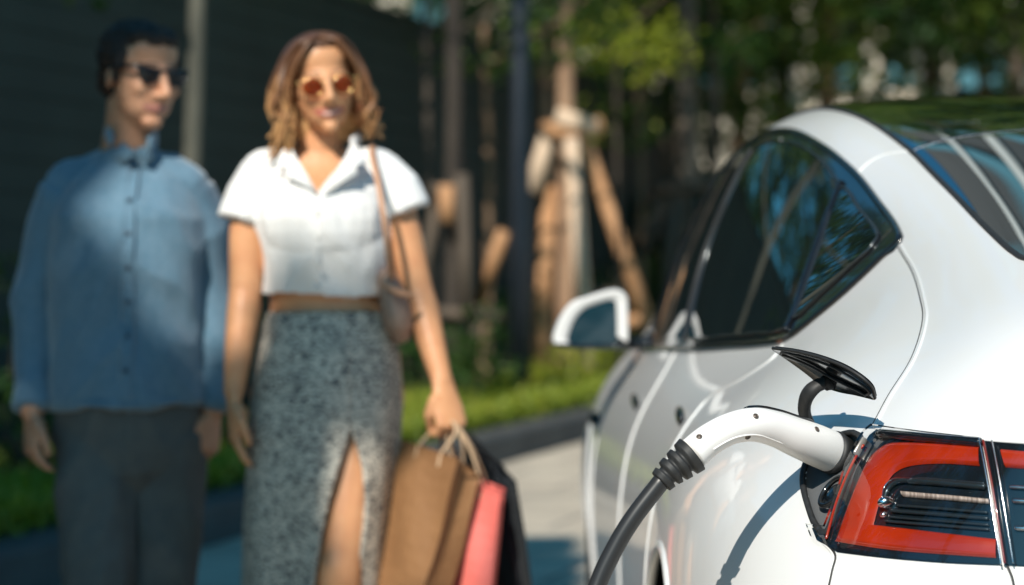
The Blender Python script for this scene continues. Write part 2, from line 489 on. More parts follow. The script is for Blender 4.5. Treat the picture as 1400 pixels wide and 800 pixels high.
REDBAND = [(.602,.9165),(.638,.917),(.673,.915),(.692,.910),(.710,.893),(.727,.865),(.743,.832),(.758,.797),(.703,.795),(.643,.795),(.596,.7945),
           (.594,.815),(.642,.818),(.686,.820),(.718,.820),(.713,.836),(.705,.857),(.692,.878),(.678,.888),(.641,.895),(.604,.895)]
WHEELX = (.985, 3.86); WHEELZ = .335; ARCHR = .372

CAR = thing('electric_car', 'white electric car plugged in for charging, seen from its rear left corner', 'car', CAR_LOC, PI/2 + CAR_YAW)

# --- bodywork: one skin, cut along its shut lines into shell, doors and boot lid
def hole(c):
    for wx in WHEELX:
        if (c[0]-wx)**2 + (c[2]-WHEELZ)**2 < ARCHR**2 and c[1] > .5: return True
    if inside((c[1], c[2]), PORT) and c[0] < .55: return True
    return False
door_r = RSHUT + BSHUT[::-1]; door_f = BSHUT + FSHUT[::-1]
BV = S.copy()
# bring the rim of each wheel opening onto a true circle
for wx in WHEELX:
    d = np.hypot(BV[..., 0]-wx, BV[..., 2]-WHEELZ)
    sel = (np.abs(d-ARCHR) < .013) & (BV[..., 1] > .6)
    f = np.where(sel, ARCHR/np.maximum(d, 1e-6), 1.0)
    BV[..., 0] = wx + (BV[..., 0]-wx)*f; BV[..., 2] = WHEELZ + (BV[..., 2]-WHEELZ)*f
BVf = BV.reshape(-1, 3)
groups = {'body_shell': [], 'rear_door': [], 'front_door': [], 'boot_lid': []}
for q in QUADS:
    c = SV[list(q)].mean(0)
    if hole(c): continue
    k = 'body_shell'
    if c[1] > .7 and c[2] < 1.02:
        if inside((c[0], c[2]), door_r): k = 'rear_door'
        elif inside((c[0], c[2]), door_f): k = 'front_door'
    if c[1] < .59 and c[0] < .50 and .77 < c[2]: k = 'boot_lid'
    groups[k].append(q)
PART = {}
for k, qs in groups.items():
    sides = (1, -1)
    for sd in ((1, -1) if 'door' in k else (0,)):
        used = sorted({i for q in qs for i in q}); mp = {a: b for b, a in enumerate(used)}
        fl = np.array([1, -1, 1.0])
        if sd == 0:
            V = np.concatenate([BVf[used], BVf[used]*fl]); N = np.concatenate([SNV[used], SNV[used]*fl])
            F = [tuple(mp[i] for i in q) for q in qs] + [tuple(mp[i]+len(used) for i in reversed(q)) for q in qs]
        else:
            V = BVf[used]*(fl if sd < 0 else 1); N = SNV[used]*(fl if sd < 0 else 1)
            F = [tuple(mp[i] for i in (q if sd > 0 else reversed(q))) for q in qs]
        a, b, c = V[F[0][0]], V[F[0][1]], V[F[0][2]]
        if np.dot(np.cross(b-a, c-a), N[F[0][0]]) < 0: F = [tuple(reversed(f)) for f in F]
        o = mesh(k, V, F, WHITE, CAR)
        o.data.normals_split_custom_set_from_vertices([tuple(n) for n in N])
        PART[(k, sd)] = o

EDGEMETAL = mat('dark_bright_trim', (.10, .11, .115), rough=.22, metal=.8)
# --- glass and trim
patch('window_trim', TRIM, hit_side, .0012, BLACKGLOSS, CAR, sm=True, mirror=True)
patch('side_window', GREAR, hit_side, .0035, GLASS, PART[('rear_door', 1)], fair=True)
patch('side_window', GFRONT, hit_side, .0035, GLASS, PART[('front_door', 1)], fair=True)
patch('quarter_window', GQUART, hit_side, .0035, GLASS, CAR, fair=True)
for sd in (1, -1):
    for gl in (GREAR, GQUART):
        P = [hit_side(*p) for p in dense_loop(gl, .02, True)]; P = [h + n*.0035 for h, n in P if h is not None]
        q = MB(); q.tube([Vector((p.x, sd*p.y, p.z)) for p in P + P[:1]], .0028, 6, caps=False); q.build('glass_edge', EDGEMETAL, CAR)
for k, gl in (('rear_door', GREAR), ('front_door', GFRONT)):
    o = patch('side_window', gl, hit_side, .0035, GLASS, PART[(k, -1)])
    o.data.transform(Matrix.Scale(-1, 4, (0, 1, 0))); o.data.flip_normals()
o = patch('quarter_window', GQUART, hit_side, .0035, GLASS, CAR)
o.data.transform(Matrix.Scale(-1, 4, (0, 1, 0))); o.data.flip_normals()
mb = MB()
loop = dense_loop(TRIM, .02, True)
P = [hit_side(*p) for p in loop]; P = [h + n*.002 for h, n in P if h is not None]
for sd in (1, -1):
    mb = MB(); mb.tube([Vector((p.x, sd*p.y, p.z)) for p in P + P[:1]], .0065, 8, caps=False); mb.build('window_moulding', BLACKGLOSS, CAR)
seam('quarter_divider', [(1.478,1.27),(1.408,1.180),(1.336,1.097),(1.232,1.028)], hit_side, .0065, BLACKGLOSS, CAR, offset=.003, mirror=True)
seam('window_channel', [(2.236,.985),(2.355,1.05),(2.425,1.157),(2.415,1.277),(2.405,1.37)], hit_side, .006, BLACKMATT, CAR, offset=.003, mirror=True)

GEDGE = [(2.95,.535),(2.5,.528),(2.0,.512),(1.804,.502),(1.564,.487),(1.366,.477)]
REDGE = [(1.354,.4765),(1.177,.474),(.983,.472),(.766,.473),(.60,.472),(.535,.462),(.50,.42),(.47,.30),(.455,.15),(.45,0)]
ROOF = GEDGE + [(1.366,.30),(1.366,.15),(1.366,0),(2.0,0),(2.9,0),(2.93,.25)]
RWIN = REDGE + [(.9,0),(1.354,0),(1.354,.15),(1.354,.30)]
patch('roof_glass', ROOF, hit_top, .002, ROOFGLASS, CAR, spacing=.035, mirror=True)
patch('rear_window', RWIN, hit_top, .002, ROOFGLASS, CAR, spacing=.03, mirror=True)
patch('windscreen', [(3.0,.53),(3.3,.58),(3.52,.62),(3.55,.4),(3.56,.2),(3.56,0),(3.3,0),(2.97,0),(2.97,.25)], hit_top, .002, GLASS, CAR, spacing=.04, mirror=True)
seam('glass_seal', GEDGE + REDGE[1:], hit_top, .0045, BLACKMATT, CAR, offset=.001, mirror=True)

# --- shut lines: rounded panel edges with a dark gap beside them
def shutline(pts, proj, r=.0035, dx=(0, 0), mirror=True, g=.0018):
    seam('panel_edge', pts, proj, r, WHITE, CAR, offset=-.001, mirror=mirror)
    q = [(p[0]+dx[0], p[1]+dx[1]) for p in pts]
    seam('panel_gap', q, proj, g, BLACKMATT, CAR, offset=-.0006, mirror=mirror)
shutline(RSHUT, hit_side, .0034, (.006, 0)); shutline(BSHUT, hit_side, .0042, (.008, 0)); shutline(FSHUT, hit_side, .0042, (.008, 0))
shutline([(.558,1.160),(.567,1.123),(.585,1.083),(.600,1.056),(.633,1.011),(.670,.967),(.697,.930)], hit_rear, .0030, (.0026, 0), g=.0012)
shutline([(1.449,.557),(1.447,.533),(1.427,.509),(1.379,.482)], hit_top, .0030, (.003, .0), g=.0007)
shutline([(.772,.794),(.764,.782),(.770,.76),(.785,.70),(.80,.60)], hit_rear, .0022, (-.003, 0))
shutline([(.589,.786),(.584,.766),(.578,.70),(.5,.66),(.3,.655)], hit_rear, .0026, (-.004, 0))
shutline([(.697,.9275),(.65,.9268),(.60,.9255),(.50,.9225),(.36,.915)], hit_rear, .0022, (0, -.003))

# --- wheel openings and wheels
for wx in WHEELX:
    for sd in (1, -1):
        lip = MB(); well = MB(); pts = []
        for a in range(-12, 193, 5):
            x = wx + ARCHR*math.cos(R(a)); z = WHEELZ + ARCHR*math.sin(R(a))
            h, n = hit_side(x, z)
            if h is not None: pts.append(Vector((h.x, sd*(h.y-.004), h.z)))
        lip.tube(pts, .009, 8)
        n = 40; V = []; F = []
        for i in range(n+1):
            a = R(-20 + 220*i/n)
            for yy in (.895, .55): V.append((wx+(ARCHR+.004)*math.cos(a), sd*yy, WHEELZ+(ARCHR+.004)*math.sin(a)))
        for i in range(n): F.append((2*i, 2*i+1, 2*i+3, 2*i+2))
        k = len(V); V += [(wx+(ARCHR+.004)*math.cos(R(-20+220*i/n)), sd*.55, WHEELZ+(ARCHR+.004)*math.sin(R(-20+220*i/n))) for i in range(n+1)]
        F.append(tuple(range(k, k+n+1)))
        well.add(V, F)
        lip.build('wheel_arch_lip', WHITE, CAR); well.build('wheel_well', BLACKMATT, CAR, smooth=False)
def lathe(profile, n, axis_pt, sd):
    V = []; F = []
    for i in range(n):
        a = 2*PI*i/n
        for (r, y) in profile: V.append((axis_pt[0]+r*math.cos(a), axis_pt[1]+sd*y, axis_pt[2]+r*math.sin(a)))
    m = len(profile)
    for i in range(n):
        for j in range(m-1): F.append((i*m+j, i*m+j+1, ((i+1) % n)*m+j+1, ((i+1) % n)*m+j))
    return V, F
for wx in WHEELX:
    for sd in (1, -1):
        c = (wx, sd*.79, WHEELZ)
        V, F = lathe([(.235,-.10),(.29,-.112),(.322,-.105),(.333,-.07),(.335,0),(.333,.07),(.322,.105),(.29,.115),(.238,.10)], 56, c, sd)
        ty = mesh('wheel', V, F, TYRE, CAR)
        b = MB()
        V, F = lathe([(.238,.098),(.232,.10),(.225,.085),(.22,0),(.22,-.095)], 48, c, sd); b.add(V, F)
        V, F = lathe([(.001,.07),(.05,.075),(.065,.06),(.066,.03)], 24, c, sd); b.add(V, F)
        for k in range(10):
            a = 2*PI*k/10
            b.tube([(c[0]+.05*math.cos(a), c[1]+sd*.06, c[2]+.05*math.sin(a)), (c[0]+.225*math.cos(a+.12), c[1]+sd*.085, c[2]+.225*math.sin(a+.12))], [.020, .014], 8, flat=.6, up=(0, 1, 0))
        V, F = lathe([(.001,-.02),(.19,-.02)], 40, c, sd); b.add(V, F)
        b.build('rim', RIM, ty)

# --- door handles and the small side camera
for (k, pts) in (('rear_door', [(1.50,.866),(1.66,.872)]), ('front_door', [(2.50,.838),(2.66,.842)])):
    for sd in (1, -1):
        b = MB(); P = []
        for p in smooth_path(pts, 6):
            h, n = hit_side(p[0], p[1]); P.append(Vector((h.x, sd*(h.y+.004), h.z)))
        b.tube(P, [.011, .015, .017, .017, .016, .015, .012][:len(P)], 10, flat=.55, up=(0, 0, 1))
        b.build('door_handle', BLACKGLOSS, PART[(k, sd)])
h, n = hit_side(3.52, .745)
b = MB(); b.tube([h + Vector((-.03, .004, 0)), h + Vector((.0, .012, 0)), h + Vector((.03, .004, 0))], [.012, .02, .012], 12, flat=.7)
b.build('side_camera', BLACKGLOSS, CAR)

# --- door mirrors
MIRGLASS = mat('mirror_tinted_glass', (.010, .035, .050), rough=.06, spec=.8, ior=1.6)
def mo(px, py): return (1.122 - (px-700)/565.0, CAM_H - (py-370)/565.0)
MOUT = [mo(*p) for p in [(755,466),(759,447),(769,427),(783,412),(803,405),(833,396),(848,397),(856,405),(858,420),(858,468),(850,476),(800,477),(765,474)]]
MINN = [mo(*p) for p in [(775,466),(779,450),(786,435),(796,424),(808,418),(830,411),(838,411),(841,415),(842,425),(842,464),(836,469),(800,470),(780,469)]]
def dense2(poly, n):
    L = dense_loop(poly, .004, True); k = len(L)
    return [L[int(i*k/n)] for i in range(n)]
no = 72
out2 = dense2(MOUT, no)
def about(poly, s, dz=0, dy=0):
    c = np.mean(np.array(poly), 0)
    return [((p[0]-c[0])*s + c[0] + dy, (p[1]-c[1])*s + c[1] + dz) for p in poly]
inn2 = dense2(MINN, no)
for sd in (1, -1):
    rings = [(3.185, about(inn2, 1.0)), (3.165, about(out2, .93)), (3.168, about(out2, .975)), (3.18, out2), (3.21, about(out2, 1.005)), (3.25, about(out2, .95, .002, -.004)),
             (3.285, about(out2, .80, .004, -.01)), (3.31, about(out2, .55, .006, -.016)), (3.32, about(out2, .2, .006, -.02))]
    V = []; F = []; MI = []
    for (x, ring) in rings: V += [(x, sd*p[0], p[1]) for p in ring]
    for r_ in range(len(rings)-1):
        for i in range(no):
            F.append((r_*no+i, r_*no+(i+1) % no, (r_+1)*no+(i+1) % no, (r_+1)*no+i))
            zc = (out2[i][1]+out2[(i+1) % no][1])/2
            MI.append(1 if (zc < .9485) else 0)
    F.append(tuple((len(rings)-1)*no+i for i in range(no))); MI.append(0)
    mir = mesh('mirror', V, F, [WHITE, BLACKGLOSS], CAR, mi=MI)
    V = [(3.182, sd*p[0], p[1]) for p in about(inn2, 1.01)] + [(3.1815, sd*np.mean([p[0] for p in inn2]), np.mean([p[1] for p in inn2]))]
    mesh('mirror_glass', V, [(i, (i+1) % no, no) for i in range(no)], MIRGLASS, mir)
    b = MB()
    b.tube([(3.24, sd*.855, .945), (3.235, sd*.82, .945), (3.22, sd*.76, .947)], [.016, .014, .026], 12, flat=1.6, up=(0, 0, 1))
    b.build('mirror_arm', BLACKGLOSS, mir)

# --- tail lamp: housing, red band, ribs, reflector, clear cover
def band(name, runs, proj, off, m, parent, n=60, k=10, back=.003, crown=.0012):
    """raised strips between pairs of outlines, gently crowned across"""
    V = []; N = []; F = []
    def resample(p):
        P = np.array(smooth_path(p, 14)); d = np.concatenate([[0], np.cumsum(np.linalg.norm(np.diff(P, axis=0), axis=1))])
        t = np.linspace(0, d[-1], n); return np.stack([np.interp(t, d, P[:, i]) for i in range(2)], 1)
    for (o_, i_) in runs:
        A = resample(o_); B = resample(i_); b0 = len(V)
        for a in range(n):
            for c in range(k):
                t = c/(k-1); q = A[a]*(1-t) + B[a]*t
                h, nn = proj(q[0], q[1])
                lift = off + crown*math.sin(PI*t) - (back if c in (0, k-1) else 0)
                V.append(h + nn*lift)
        for a in range(n-1):
            for c in range(k-1): F.append((b0+a*k+c, b0+a*k+c+1, b0+(a+1)*k+c+1, b0+(a+1)*k+c))
    return mesh(name, V, F, m, parent)
lamp = patch('tail_lamp', LAMP, hit_rear, .0015, LAMPBLACK, CAR, spacing=.012, step=.006, rim=.004)
band('red_band', [(REDBAND[:8], [(.604,.895),(.641,.895),(.672,.8895),(.690,.879),(.702,.861),(.711,.840),(.718,.820)]), ([(.7585,.797),(.703,.795),(.643,.795),(.596,.7945)], [(.7185,.8205),(.686,.820),(.642,.818),(.594,.815)])], hit_rear, .0055, REDLENS, lamp)
seam('red_edge', [(.712,.905),(.719,.896),(.736,.868),(.752,.835),(.7655,.799)], hit_rear, .0019, REDLENS, lamp, offset=.004)
seam('lamp_top_edge', [(.693,.9205),(.66,.9215),(.602,.921)], hit_rear, .0062, LAMPBLACK, lamp, offset=.004)
b = MB(); seam(None, [(.695,.893),(.712,.868),(.722,.845)], hit_rear, .0001, None, None, mb=MB())
for z, y0, r, ofs in ((.8765,.668,.0016,.004),(.8715,.676,.0022,.004),(.8445,.690,.0018,.004),(.838,.697,.0024,.004),(.831,.70,.0016,.004),(.826,.705,.0018,.004)):
    seam(None, [(y0,z-.0005),(.65,z),(.602,z-.001)], hit_rear, r, None, None, offset=ofs, mb=b)
seam(None, [(.602,.872),(.66,.873),(.684,.871),(.697,.861),(.703,.848)], hit_rear, .0035, None, None, offset=.0045, mb=b)
b.build('lamp_ridge', LAMPRIB, lamp)
strip = band('light_strip', [([(.685,.8605),(.638,.8605),(.598,.8590)], [(.684,.8545),(.638,.8545),(.597,.8530)])], hit_rear, .006, mat('ribbed_clear_strip', (.62, .52, .46), rough=.3, metal=.3, color2=(.28, .22, .19), vscale=260, stretch=(0, 1, 0), vlo=.42, vhi=.58), lamp, n=80, k=6)
b = MB()
h, n = hit_rear(.700, .8455)
b.ell(h + n*.005, (.006, .012, .008), n=16)
h, n = hit_rear(.705, .832); b.ell(h + n*.004, (.004, .006, .004), n=12)
seam(None, [(.672,.8735),(.688,.872),(.699,.862),(.703,.850)], hit_rear, .0012, None, None, offset=.0075, mb=b)
b.build('reflector', CHROME, lamp)
patch('lamp_cover', [(p[0], p[1]) for p in LAMP], hit_rear, .0125, COVER, lamp, spacing=.010, step=.006, rim=-.0095)
seam('cover_edge', [(.599,.923),(.596,.878),(.593,.83),(.590,.787)], hit_rear, .0011, CHROME, lamp, offset=.011)
lamp2 = patch('tail_lamp', LAMP_IN, hit_rear, .0015, LAMPBLACK, PART[('boot_lid', 0)], spacing=.014, step=.006, rim=.004)
band('red_band', [([(.581,.915),(.50,.911),(.38,.904)], [(.578,.895),(.50,.892),(.38,.888)])], hit_rear, .0055, REDLENS, lamp2)
b = MB()
seam(None, [(.572,.858),(.5,.857),(.4,.853)], hit_rear, .003, None, None, offset=.005, mb=b)
seam(None, [(.574,.873),(.5,.872),(.4,.868)], hit_rear, .0022, None, None, offset=.005, mb=b)
seam(None, [(.572,.828),(.5,.827),(.4,.823)], hit_rear, .003, None, None, offset=.005, mb=b)
b.build('lamp_ridge', CHROME, lamp2)
patch('lamp_cover', LAMP_IN, hit_rear, .0125, COVER, lamp2, spacing=.014, step=.008, rim=-.0095)
seam('cover_edge', [(.5865,.921),(.5835,.878),(.5805,.83),(.5775,.789)], hit_rear, .0011, CHROME, lamp2, offset=.011)
seam('lamp_gap_edge', [(.5955,.921),(.5925,.878),(.5895,.83),(.5865,.789)], hit_rear, .0016, DARKRED, lamp2, offset=.009)
# the far pair of lamps, mirrored
for src, par in ((lamp, CAR), (lamp2, PART[('boot_lid', 0)])):
    c = src.copy(); c.data = src.data.copy(); COL.objects.link(c); c.parent = par
    c.data.transform(Matrix.Scale(-1, 4, (0, 1, 0))); c.data.flip_normals()
    for ch in src.children:
        d = ch.copy(); d.data = ch.data.copy(); COL.objects.link(d); d.parent = c
        d.data.transform(Matrix.Scale(-1, 4, (0, 1, 0))); d.data.flip_normals()

# --- number plate recess strip and rear bumper lower dark skirt
patch('bumper_skirt', [(.70,.30),(.66,.36),(.5,.38),(.3,.385),(0,.385),(0,.27),(.3,.27),(.6,.27)], hit_rear, .003, DARKPLASTIC, CAR, spacing=.03, mirror=True)

# --- charge port: dark recess with sockets
loop = dense_loop(PORT, .005, True)
H = [hit_rear(*p) for p in loop]
cen = sum((h for h, n in H), Vector()) / len(H)
avn = sum((n for h, n in H), Vector()).normalized()
V = []; F = []
rings = [(1.03, .0015), (1.0, .001), (.96, -.004), (.91, -.012), (.5, -.014), (.02, -.015)]
for s_, d in rings:
    for h, n in H: V.append(cen + (h-cen)*s_ + avn*d)
k = len(H)
for r_ in range(len(rings)-1):
    for i in range(k): F.append((r_*k+i, (r_+1)*k+i, (r_+1)*k+(i+1) % k, r_*k+(i+1) % k))
port = mesh('charge_port', V, F, DARKPLASTIC, CAR)
b = MB(); P = [h + n*.001 for h, n in H]; b.tube(P + P[:1], .0042, 8, caps=False); b.build('port_seal', BLACKMATT, port)
side = Vector((0, 0, 1)).cross(avn).normalized(); upv = avn.cross(side).normalized()
hs, ns = hit_rear(.757, .854)
hs = hs - avn*.006
b = MB()
def ringloop(c, rx, rz, n=28): return [c + side*rx*math.cos(2*PI*i/n) + upv*rz*math.sin(2*PI*i/n) for i in range(n+1)]
b.tube(ringloop(hs, .017, .021), .0036, 8, caps=False)
b.tube(ringloop(hs - avn*.006, .011, .014), .003, 8, caps=False)
b.build('socket_ring', BLACKGLOSS, port)
b = MB()
b.tube([hs - avn*.010, hs - avn*.001, hs + avn*.0005], [.013, .0125, .009], 24, round_cap=False)
b.build('socket_pin', LAMPBLACK, port)
# bright bracket beside the lamp
h, n = hit_rear(.716, .902)
b = MB(); b.tube([h + n*.004 + upv*.012, h + n*.004 - upv*.010 + side*.004], [.006, .008], 8, flat=.4)
b.build('port_bracket', mat('brushed_bracket', (.5, .49, .47), rough=.35, metal=.5), port)

# --- charge flap, opened upwards on its curved arm
up_e = [(1055,478,3.08),(1085,482,3.03),(1118,490,2.985),(1150,502,2.945),(1175,517,2.925),(1190,531,2.925),(1195,546,2.945)]
lo_e = [(1056,479,3.082),(1078,494,3.10),(1100,510,3.09),(1122,527,3.075),(1145,536,3.045),(1170,541,3.00),(1194,547,2.948)]
U = smooth_path([to_car(*p) for p in up_e], 6); Lw = smooth_path([to_car(*p) for p in lo_e], 6)
nu = len(U); nv = 7; V = []; F = []; MI = []
nrm = Vector(U[nu//2] - Lw[nu//2]).cross(Vector(U[-1]-U[0])).normalized()
if (CARM.to_3x3() @ nrm).z < 0: nrm = -nrm
inner = []; outer = []
for i in range(nu):
    for j in range(nv):
        t = j/(nv-1)
        p = Vector(Lw[i])*(1-t) + Vector(U[i])*t
        bulge = math.sin(PI*t)*math.sin(PI*i/(nu-1))*.008
        inner.append(p + nrm*bulge*.7); outer.append(p + nrm*(bulge + .006))
V = inner + outer; k = nu*nv
for i in range(nu-1):
    for j in range(nv-1):
        q = (i*nv+j, (i+1)*nv+j, (i+1)*nv+j+1, i*nv+j+1)
        F.append(q); MI.append(0); F.append(tuple(x+k for x in reversed(q))); MI.append(1)
per = [i*nv for i in range(nu)] + [(nu-1)*nv+j for j in range(1, nv)] + [i*nv+nv-1 for i in range(nu-2, -1, -1)] + [j for j in range(nv-2, 0, -1)]
for a, c in zip(per, per[1:]+per[:1]): F.append((a, c, c+k, a+k)); MI.append(0)
flap = mesh('charge_flap', V, F, [BLACKGLOSS, WHITE], CAR, mi=MI)
b = MB(); rimp = [outer[i]*.4+inner[i]*.6 for i in per]; b.tube(rimp + rimp[:1], .0019, 8, caps=False)
b.build('flap_rim', BLACKMATT, flap)
b = MB()
ins = []
for i in range(3, nu-4): ins.append(inner[i*nv+2]*.75 + inner[i*nv+3]*.25)
for i in range(nu-5, 2, -1): ins.append(inner[i*nv+5])
ins = [p - nrm*.002 for p in ins]; b.tube(ins + ins[:1], .0018, 6, caps=False)
b.build('flap_gasket', BLACKMATT, flap)
b = MB()
arm = [to_car(*p) for p in [(1106,580,3.085),(1100,564,3.07),(1101,548,3.055),(1108,535,3.045),(1120,526,3.045),(1136,522,3.05)]]
A = smooth_path(arm, 6)
b.tube(A, [.0078]*len(A), 14, flat=1.35, up=tuple(CARM.inverted().to_3x3() @ Vector((1, .3, .2))))
b.build('flap_arm', BLACKMATT, flap)

# ================================================================== CHARGING CONNECTOR (held in the port: a thing of its own)
def wpt(px, py, Y):
    s = Y/3306.0
    return Vector(((px-700)*s, Y, CAM_H + (370-py)*s))
conn_loc = wpt(1141, 620, 3.03)
CONN = thing('charging_connector', 'white charging plug with black ribbed cable sleeve, pushed into the port of the car', 'charging plug', conn_loc)
def zc(x, y, Y): return wpt(860 + x/3.2, 450 + y/3.2, Y) - conn_loc
cpts = [(276,548,2.92,74),(350,486,2.93,71),(445,436,2.94,70),(545,418,2.955,75),(640,437,2.975,79),(730,473,2.995,86),(810,505,3.015,91),(880,535,3.033,92)]
path = smooth_path([(*zc(x, y, Y), r/3.2*Y/3306) for x, y, Y, r in cpts], 8)
CP = [Vector(p[:3]) for p in path]; CR = [p[3] for p in path]
b = MB(); b.tube(CP, CR, 36, flat=.92, round_cap=False, up=(0, 0, 1))
body = b.build('plug_body', PLUGWHITE, CONN)
ax = (CP[-1]-CP[-5]).normalized()
b = MB(); b.tube([CP[-1]-ax*.001, CP[-1]+ax*.004, CP[-1]+ax*.010, CP[-1]+ax*.028], [CR[-1]*1.0, CR[-1]*1.06, CR[-1]*1.0, CR[-1]*.95], 36, round_cap=False)
b.build('plug_collar', BLACKMATT, CONN)
# mould line along the handle, thin shallow ridge
b = MB()
ridge = []
for i in range(6, 34):
    t = (CP[i+1]-CP[i-1]).normalized(); cam = (-(CP[i]+conn_loc)+Vector((0,0,CAM_H))).normalized()
    dn = t.cross(cam).normalized()
    if dn.z > 0: dn = -dn
    cam = (cam - t*cam.dot(t)).normalized()
    a = R(42); ridge.append(CP[i] + (dn*math.sin(a) + cam*math.cos(a))*CR[i]*.955)
b.tube(ridge, .0010, 6); b.build('mould_line', PLUGWHITE, body)
def on_plug(px, py, lift=0.0):
    """nearest point of the plug's skin that faces the driver side, for a bearing"""
    ro = Vector((0, 0, CAM_H)); d = Vector(((px-700)/3306.0, 1, (370-py)/3306.0)).normalized()
    bv = BVHTree.FromPolygons([v.co + conn_loc for v in body.data.vertices], [tuple(p.vertices) for p in body.data.polygons])
    h = bv.ray_cast(ro, d)
    return (h[0]-conn_loc, h[1]) if h[0] else (None, None)
for (px, py) in ((1033.5,569),(956,597),(1022.5,597.5),(1117,587)):
    h, n = on_plug(px, py)
    if h is None: continue
    b = MB()
    s1 = n.orthogonal().normalized(); s2 = n.cross(s1)
    b.tube([h + n*.0001 + (s1*math.cos(a)+s2*math.sin(a))*.0030 for a in [2*PI*i/16 for i in range(17)]], .0009, 6, caps=False)
    b.tube([h - n*.004, h + n*.0003], [.0029, .0029], 14, round_cap=False)
    b.build('screw', SCREWMETAL, body)
# black latch strip along the top
b = MB(); P = []
for i in range(22, len(CP)-10):
    t = (CP[i+1]-CP[i-1]).normalized(); upn = (Vector((0, .25, 1)) - t*Vector((0, .25, 1)).dot(t)).normalized()
    P.append(CP[i] + upn*(CR[i]-.0005))
b.tube(P, [.004]+[.0062]*(len(P)-2)+[.005], 10, flat=.5, up=(1, -.2, .3))
b.build('latch_strip', BLACKGLOSS, CONN)
# strain relief sleeve
back = (CP[0]-CP[2]).normalized()
b = MB()
cs = [zc(276,548,2.92), zc(225,590,2.917), zc(180,627,2.914), zc(140,668,2.912)]
CS = [Vector(p) for p in smooth_path(cs, 10)]
nS = len(CS)
rad = []
for i in range(nS):
    t = i/(nS-1)
    base = .0215*(1-t) + .0135*t
    w = (t*3.6) % 1.0
    rad.append(base*(1.12 if w < .62 else .80))
b.tube(CS, rad, 28, round_cap=False)
b.build('cable_sleeve', BLACKMATT, CONN)
b = MB()
cable = [Vector(zc(140,668,2.912)), wpt(868,705,2.908)-conn_loc, wpt(842,747,2.905)-conn_loc, wpt(816,803,2.90)-conn_loc, wpt(795,880,2.89)-conn_loc,
         Vector((.055,2.87,.40))-conn_loc, Vector((.02,2.82,.16))-conn_loc, Vector((-.08,2.70,.03))-conn_loc, Vector((-.3,2.45,.014))-conn_loc, Vector((-.7,2.0,.014))-conn_loc, Vector((-1.2,.9,.014))-conn_loc, Vector((-1.5,-.8,.014))-conn_loc]
cc = smooth_path(cable, 10)
b.tube(cc, .0112, 18); b.build('cable', mat('black_cable', (.022, .023, .025), rough=.38), CONN)
# ================================================================== THE SETTING
KP = Vector((-1.524, 8.84, 0)); KU = Vector((.2706, .9627, 0)); KN = Vector((-.9627, .2706, 0))
def K(t, o, z=0.0): return KP + KU*t + KN*o + Vector((0, 0, z))
def strip(name, t0, t1, o0, o1, z, m, step=1.0, kind='structure'):
    n = max(1, int((t1-t0)/step)); V = []; F = []
    for i in range(n+1):
        t = t0+(t1-t0)*i/n; V += [K(t, o0, z), K(t, o1, z)]
    for i in range(n): F.append((2*i, 2*i+2, 2*i+3, 2*i+1))
    return tag(mesh(name, V, F, m, smooth=False), kind=kind)

def paver_mat():
    m = bpy.data.materials.new('pale_concrete_paving'); m.use_nodes = True
    nt = m.node_tree; b = nt.nodes['Principled BSDF']; b.inputs['Roughness'].default_value = .85
    tc = nt.nodes.new('ShaderNodeTexCoord'); mp = nt.nodes.new('ShaderNodeMapping'); mp.inputs['Rotation'].default_value = (0, 0, R(15.7))
    nt.links.new(tc.outputs['Object'], mp.inputs[0])
    br = nt.nodes.new('ShaderNodeTexBrick'); br.inputs['Scale'].default_value = 1.0
    br.inputs['Color1'].default_value = (.50, .43, .34, 1); br.inputs['Color2'].default_value = (.56, .49, .39, 1); br.inputs['Mortar'].default_value = (.20, .18, .16, 1)
    br.inputs['Mortar Size'].default_value = .012; br.inputs['Brick Width'].default_value = .9; br.inputs['Row Height'].default_value = .6
    nt.links.new(mp.outputs[0], br.inputs['Vector'])
    n = nt.nodes.new('ShaderNodeTexNoise'); n.inputs['Scale'].default_value = 1.7; n.inputs['Detail'].default_value = 8
    nt.links.new(tc.outputs['Object'], n.inputs['Vector'])
    mx = nt.nodes.new('ShaderNodeMix'); mx.data_type = 'RGBA'; mx.blend_type = 'MULTIPLY'; mx.inputs['Factor'].default_value = .5
    rp = nt.nodes.new('ShaderNodeValToRGB'); rp.color_ramp.elements[0].color = (.5, .5, .5, 1); rp.color_ramp.elements[0].position = .3; rp.color_ramp.elements[1].position = .65
    nt.links.new(n.outputs['Fac'], rp.inputs[0]); nt.links.new(br.outputs['Color'], mx.inputs[6]); nt.links.new(rp.outputs[0], mx.inputs[7])
    nt.links.new(mx.outputs[2], b.inputs['Base Color'])
    return m
tag(mesh('ground', [(-150, -120, -.02), (150, -120, -.02), (150, 200, -.02), (-150, 200, -.02)], [(0, 1, 2, 3)], mat('dry_earth', (.10, .085, .06), rough=.95, color2=(.07, .075, .045), vscale=.8), smooth=False), kind='structure')
strip('road', -60, 60, -14, 0, 0.0, paver_mat(), 4)
KERBM = mat('dark_kerb_stone', (.055, .058, .06), rough=.7, color2=(.08, .082, .082), vscale=5, bump=.3, bscale=40)
V = []; F = []; n = 0; t = -30.0
while t < 45:
    a, b_ = t+.004, t+.996
    prof = [(0, -.02), (0, .150), (.02, .172), (.20, .172), (.20, -.02)]
    for tt in (a, b_):
        for o, z in prof: V.append(K(tt, o, z))
    k = n*10
    for j in range(4): F.append((k+j, k+j+1, k+j+6, k+j+5))
    F.append(tuple(k+j for j in range(5))[::-1]); F.append(tuple(k+5+j for j in range(5)))
    n += 1; t += 1.0
tag(mesh('kerb', V, F, KERBM, smooth=False), kind='structure')
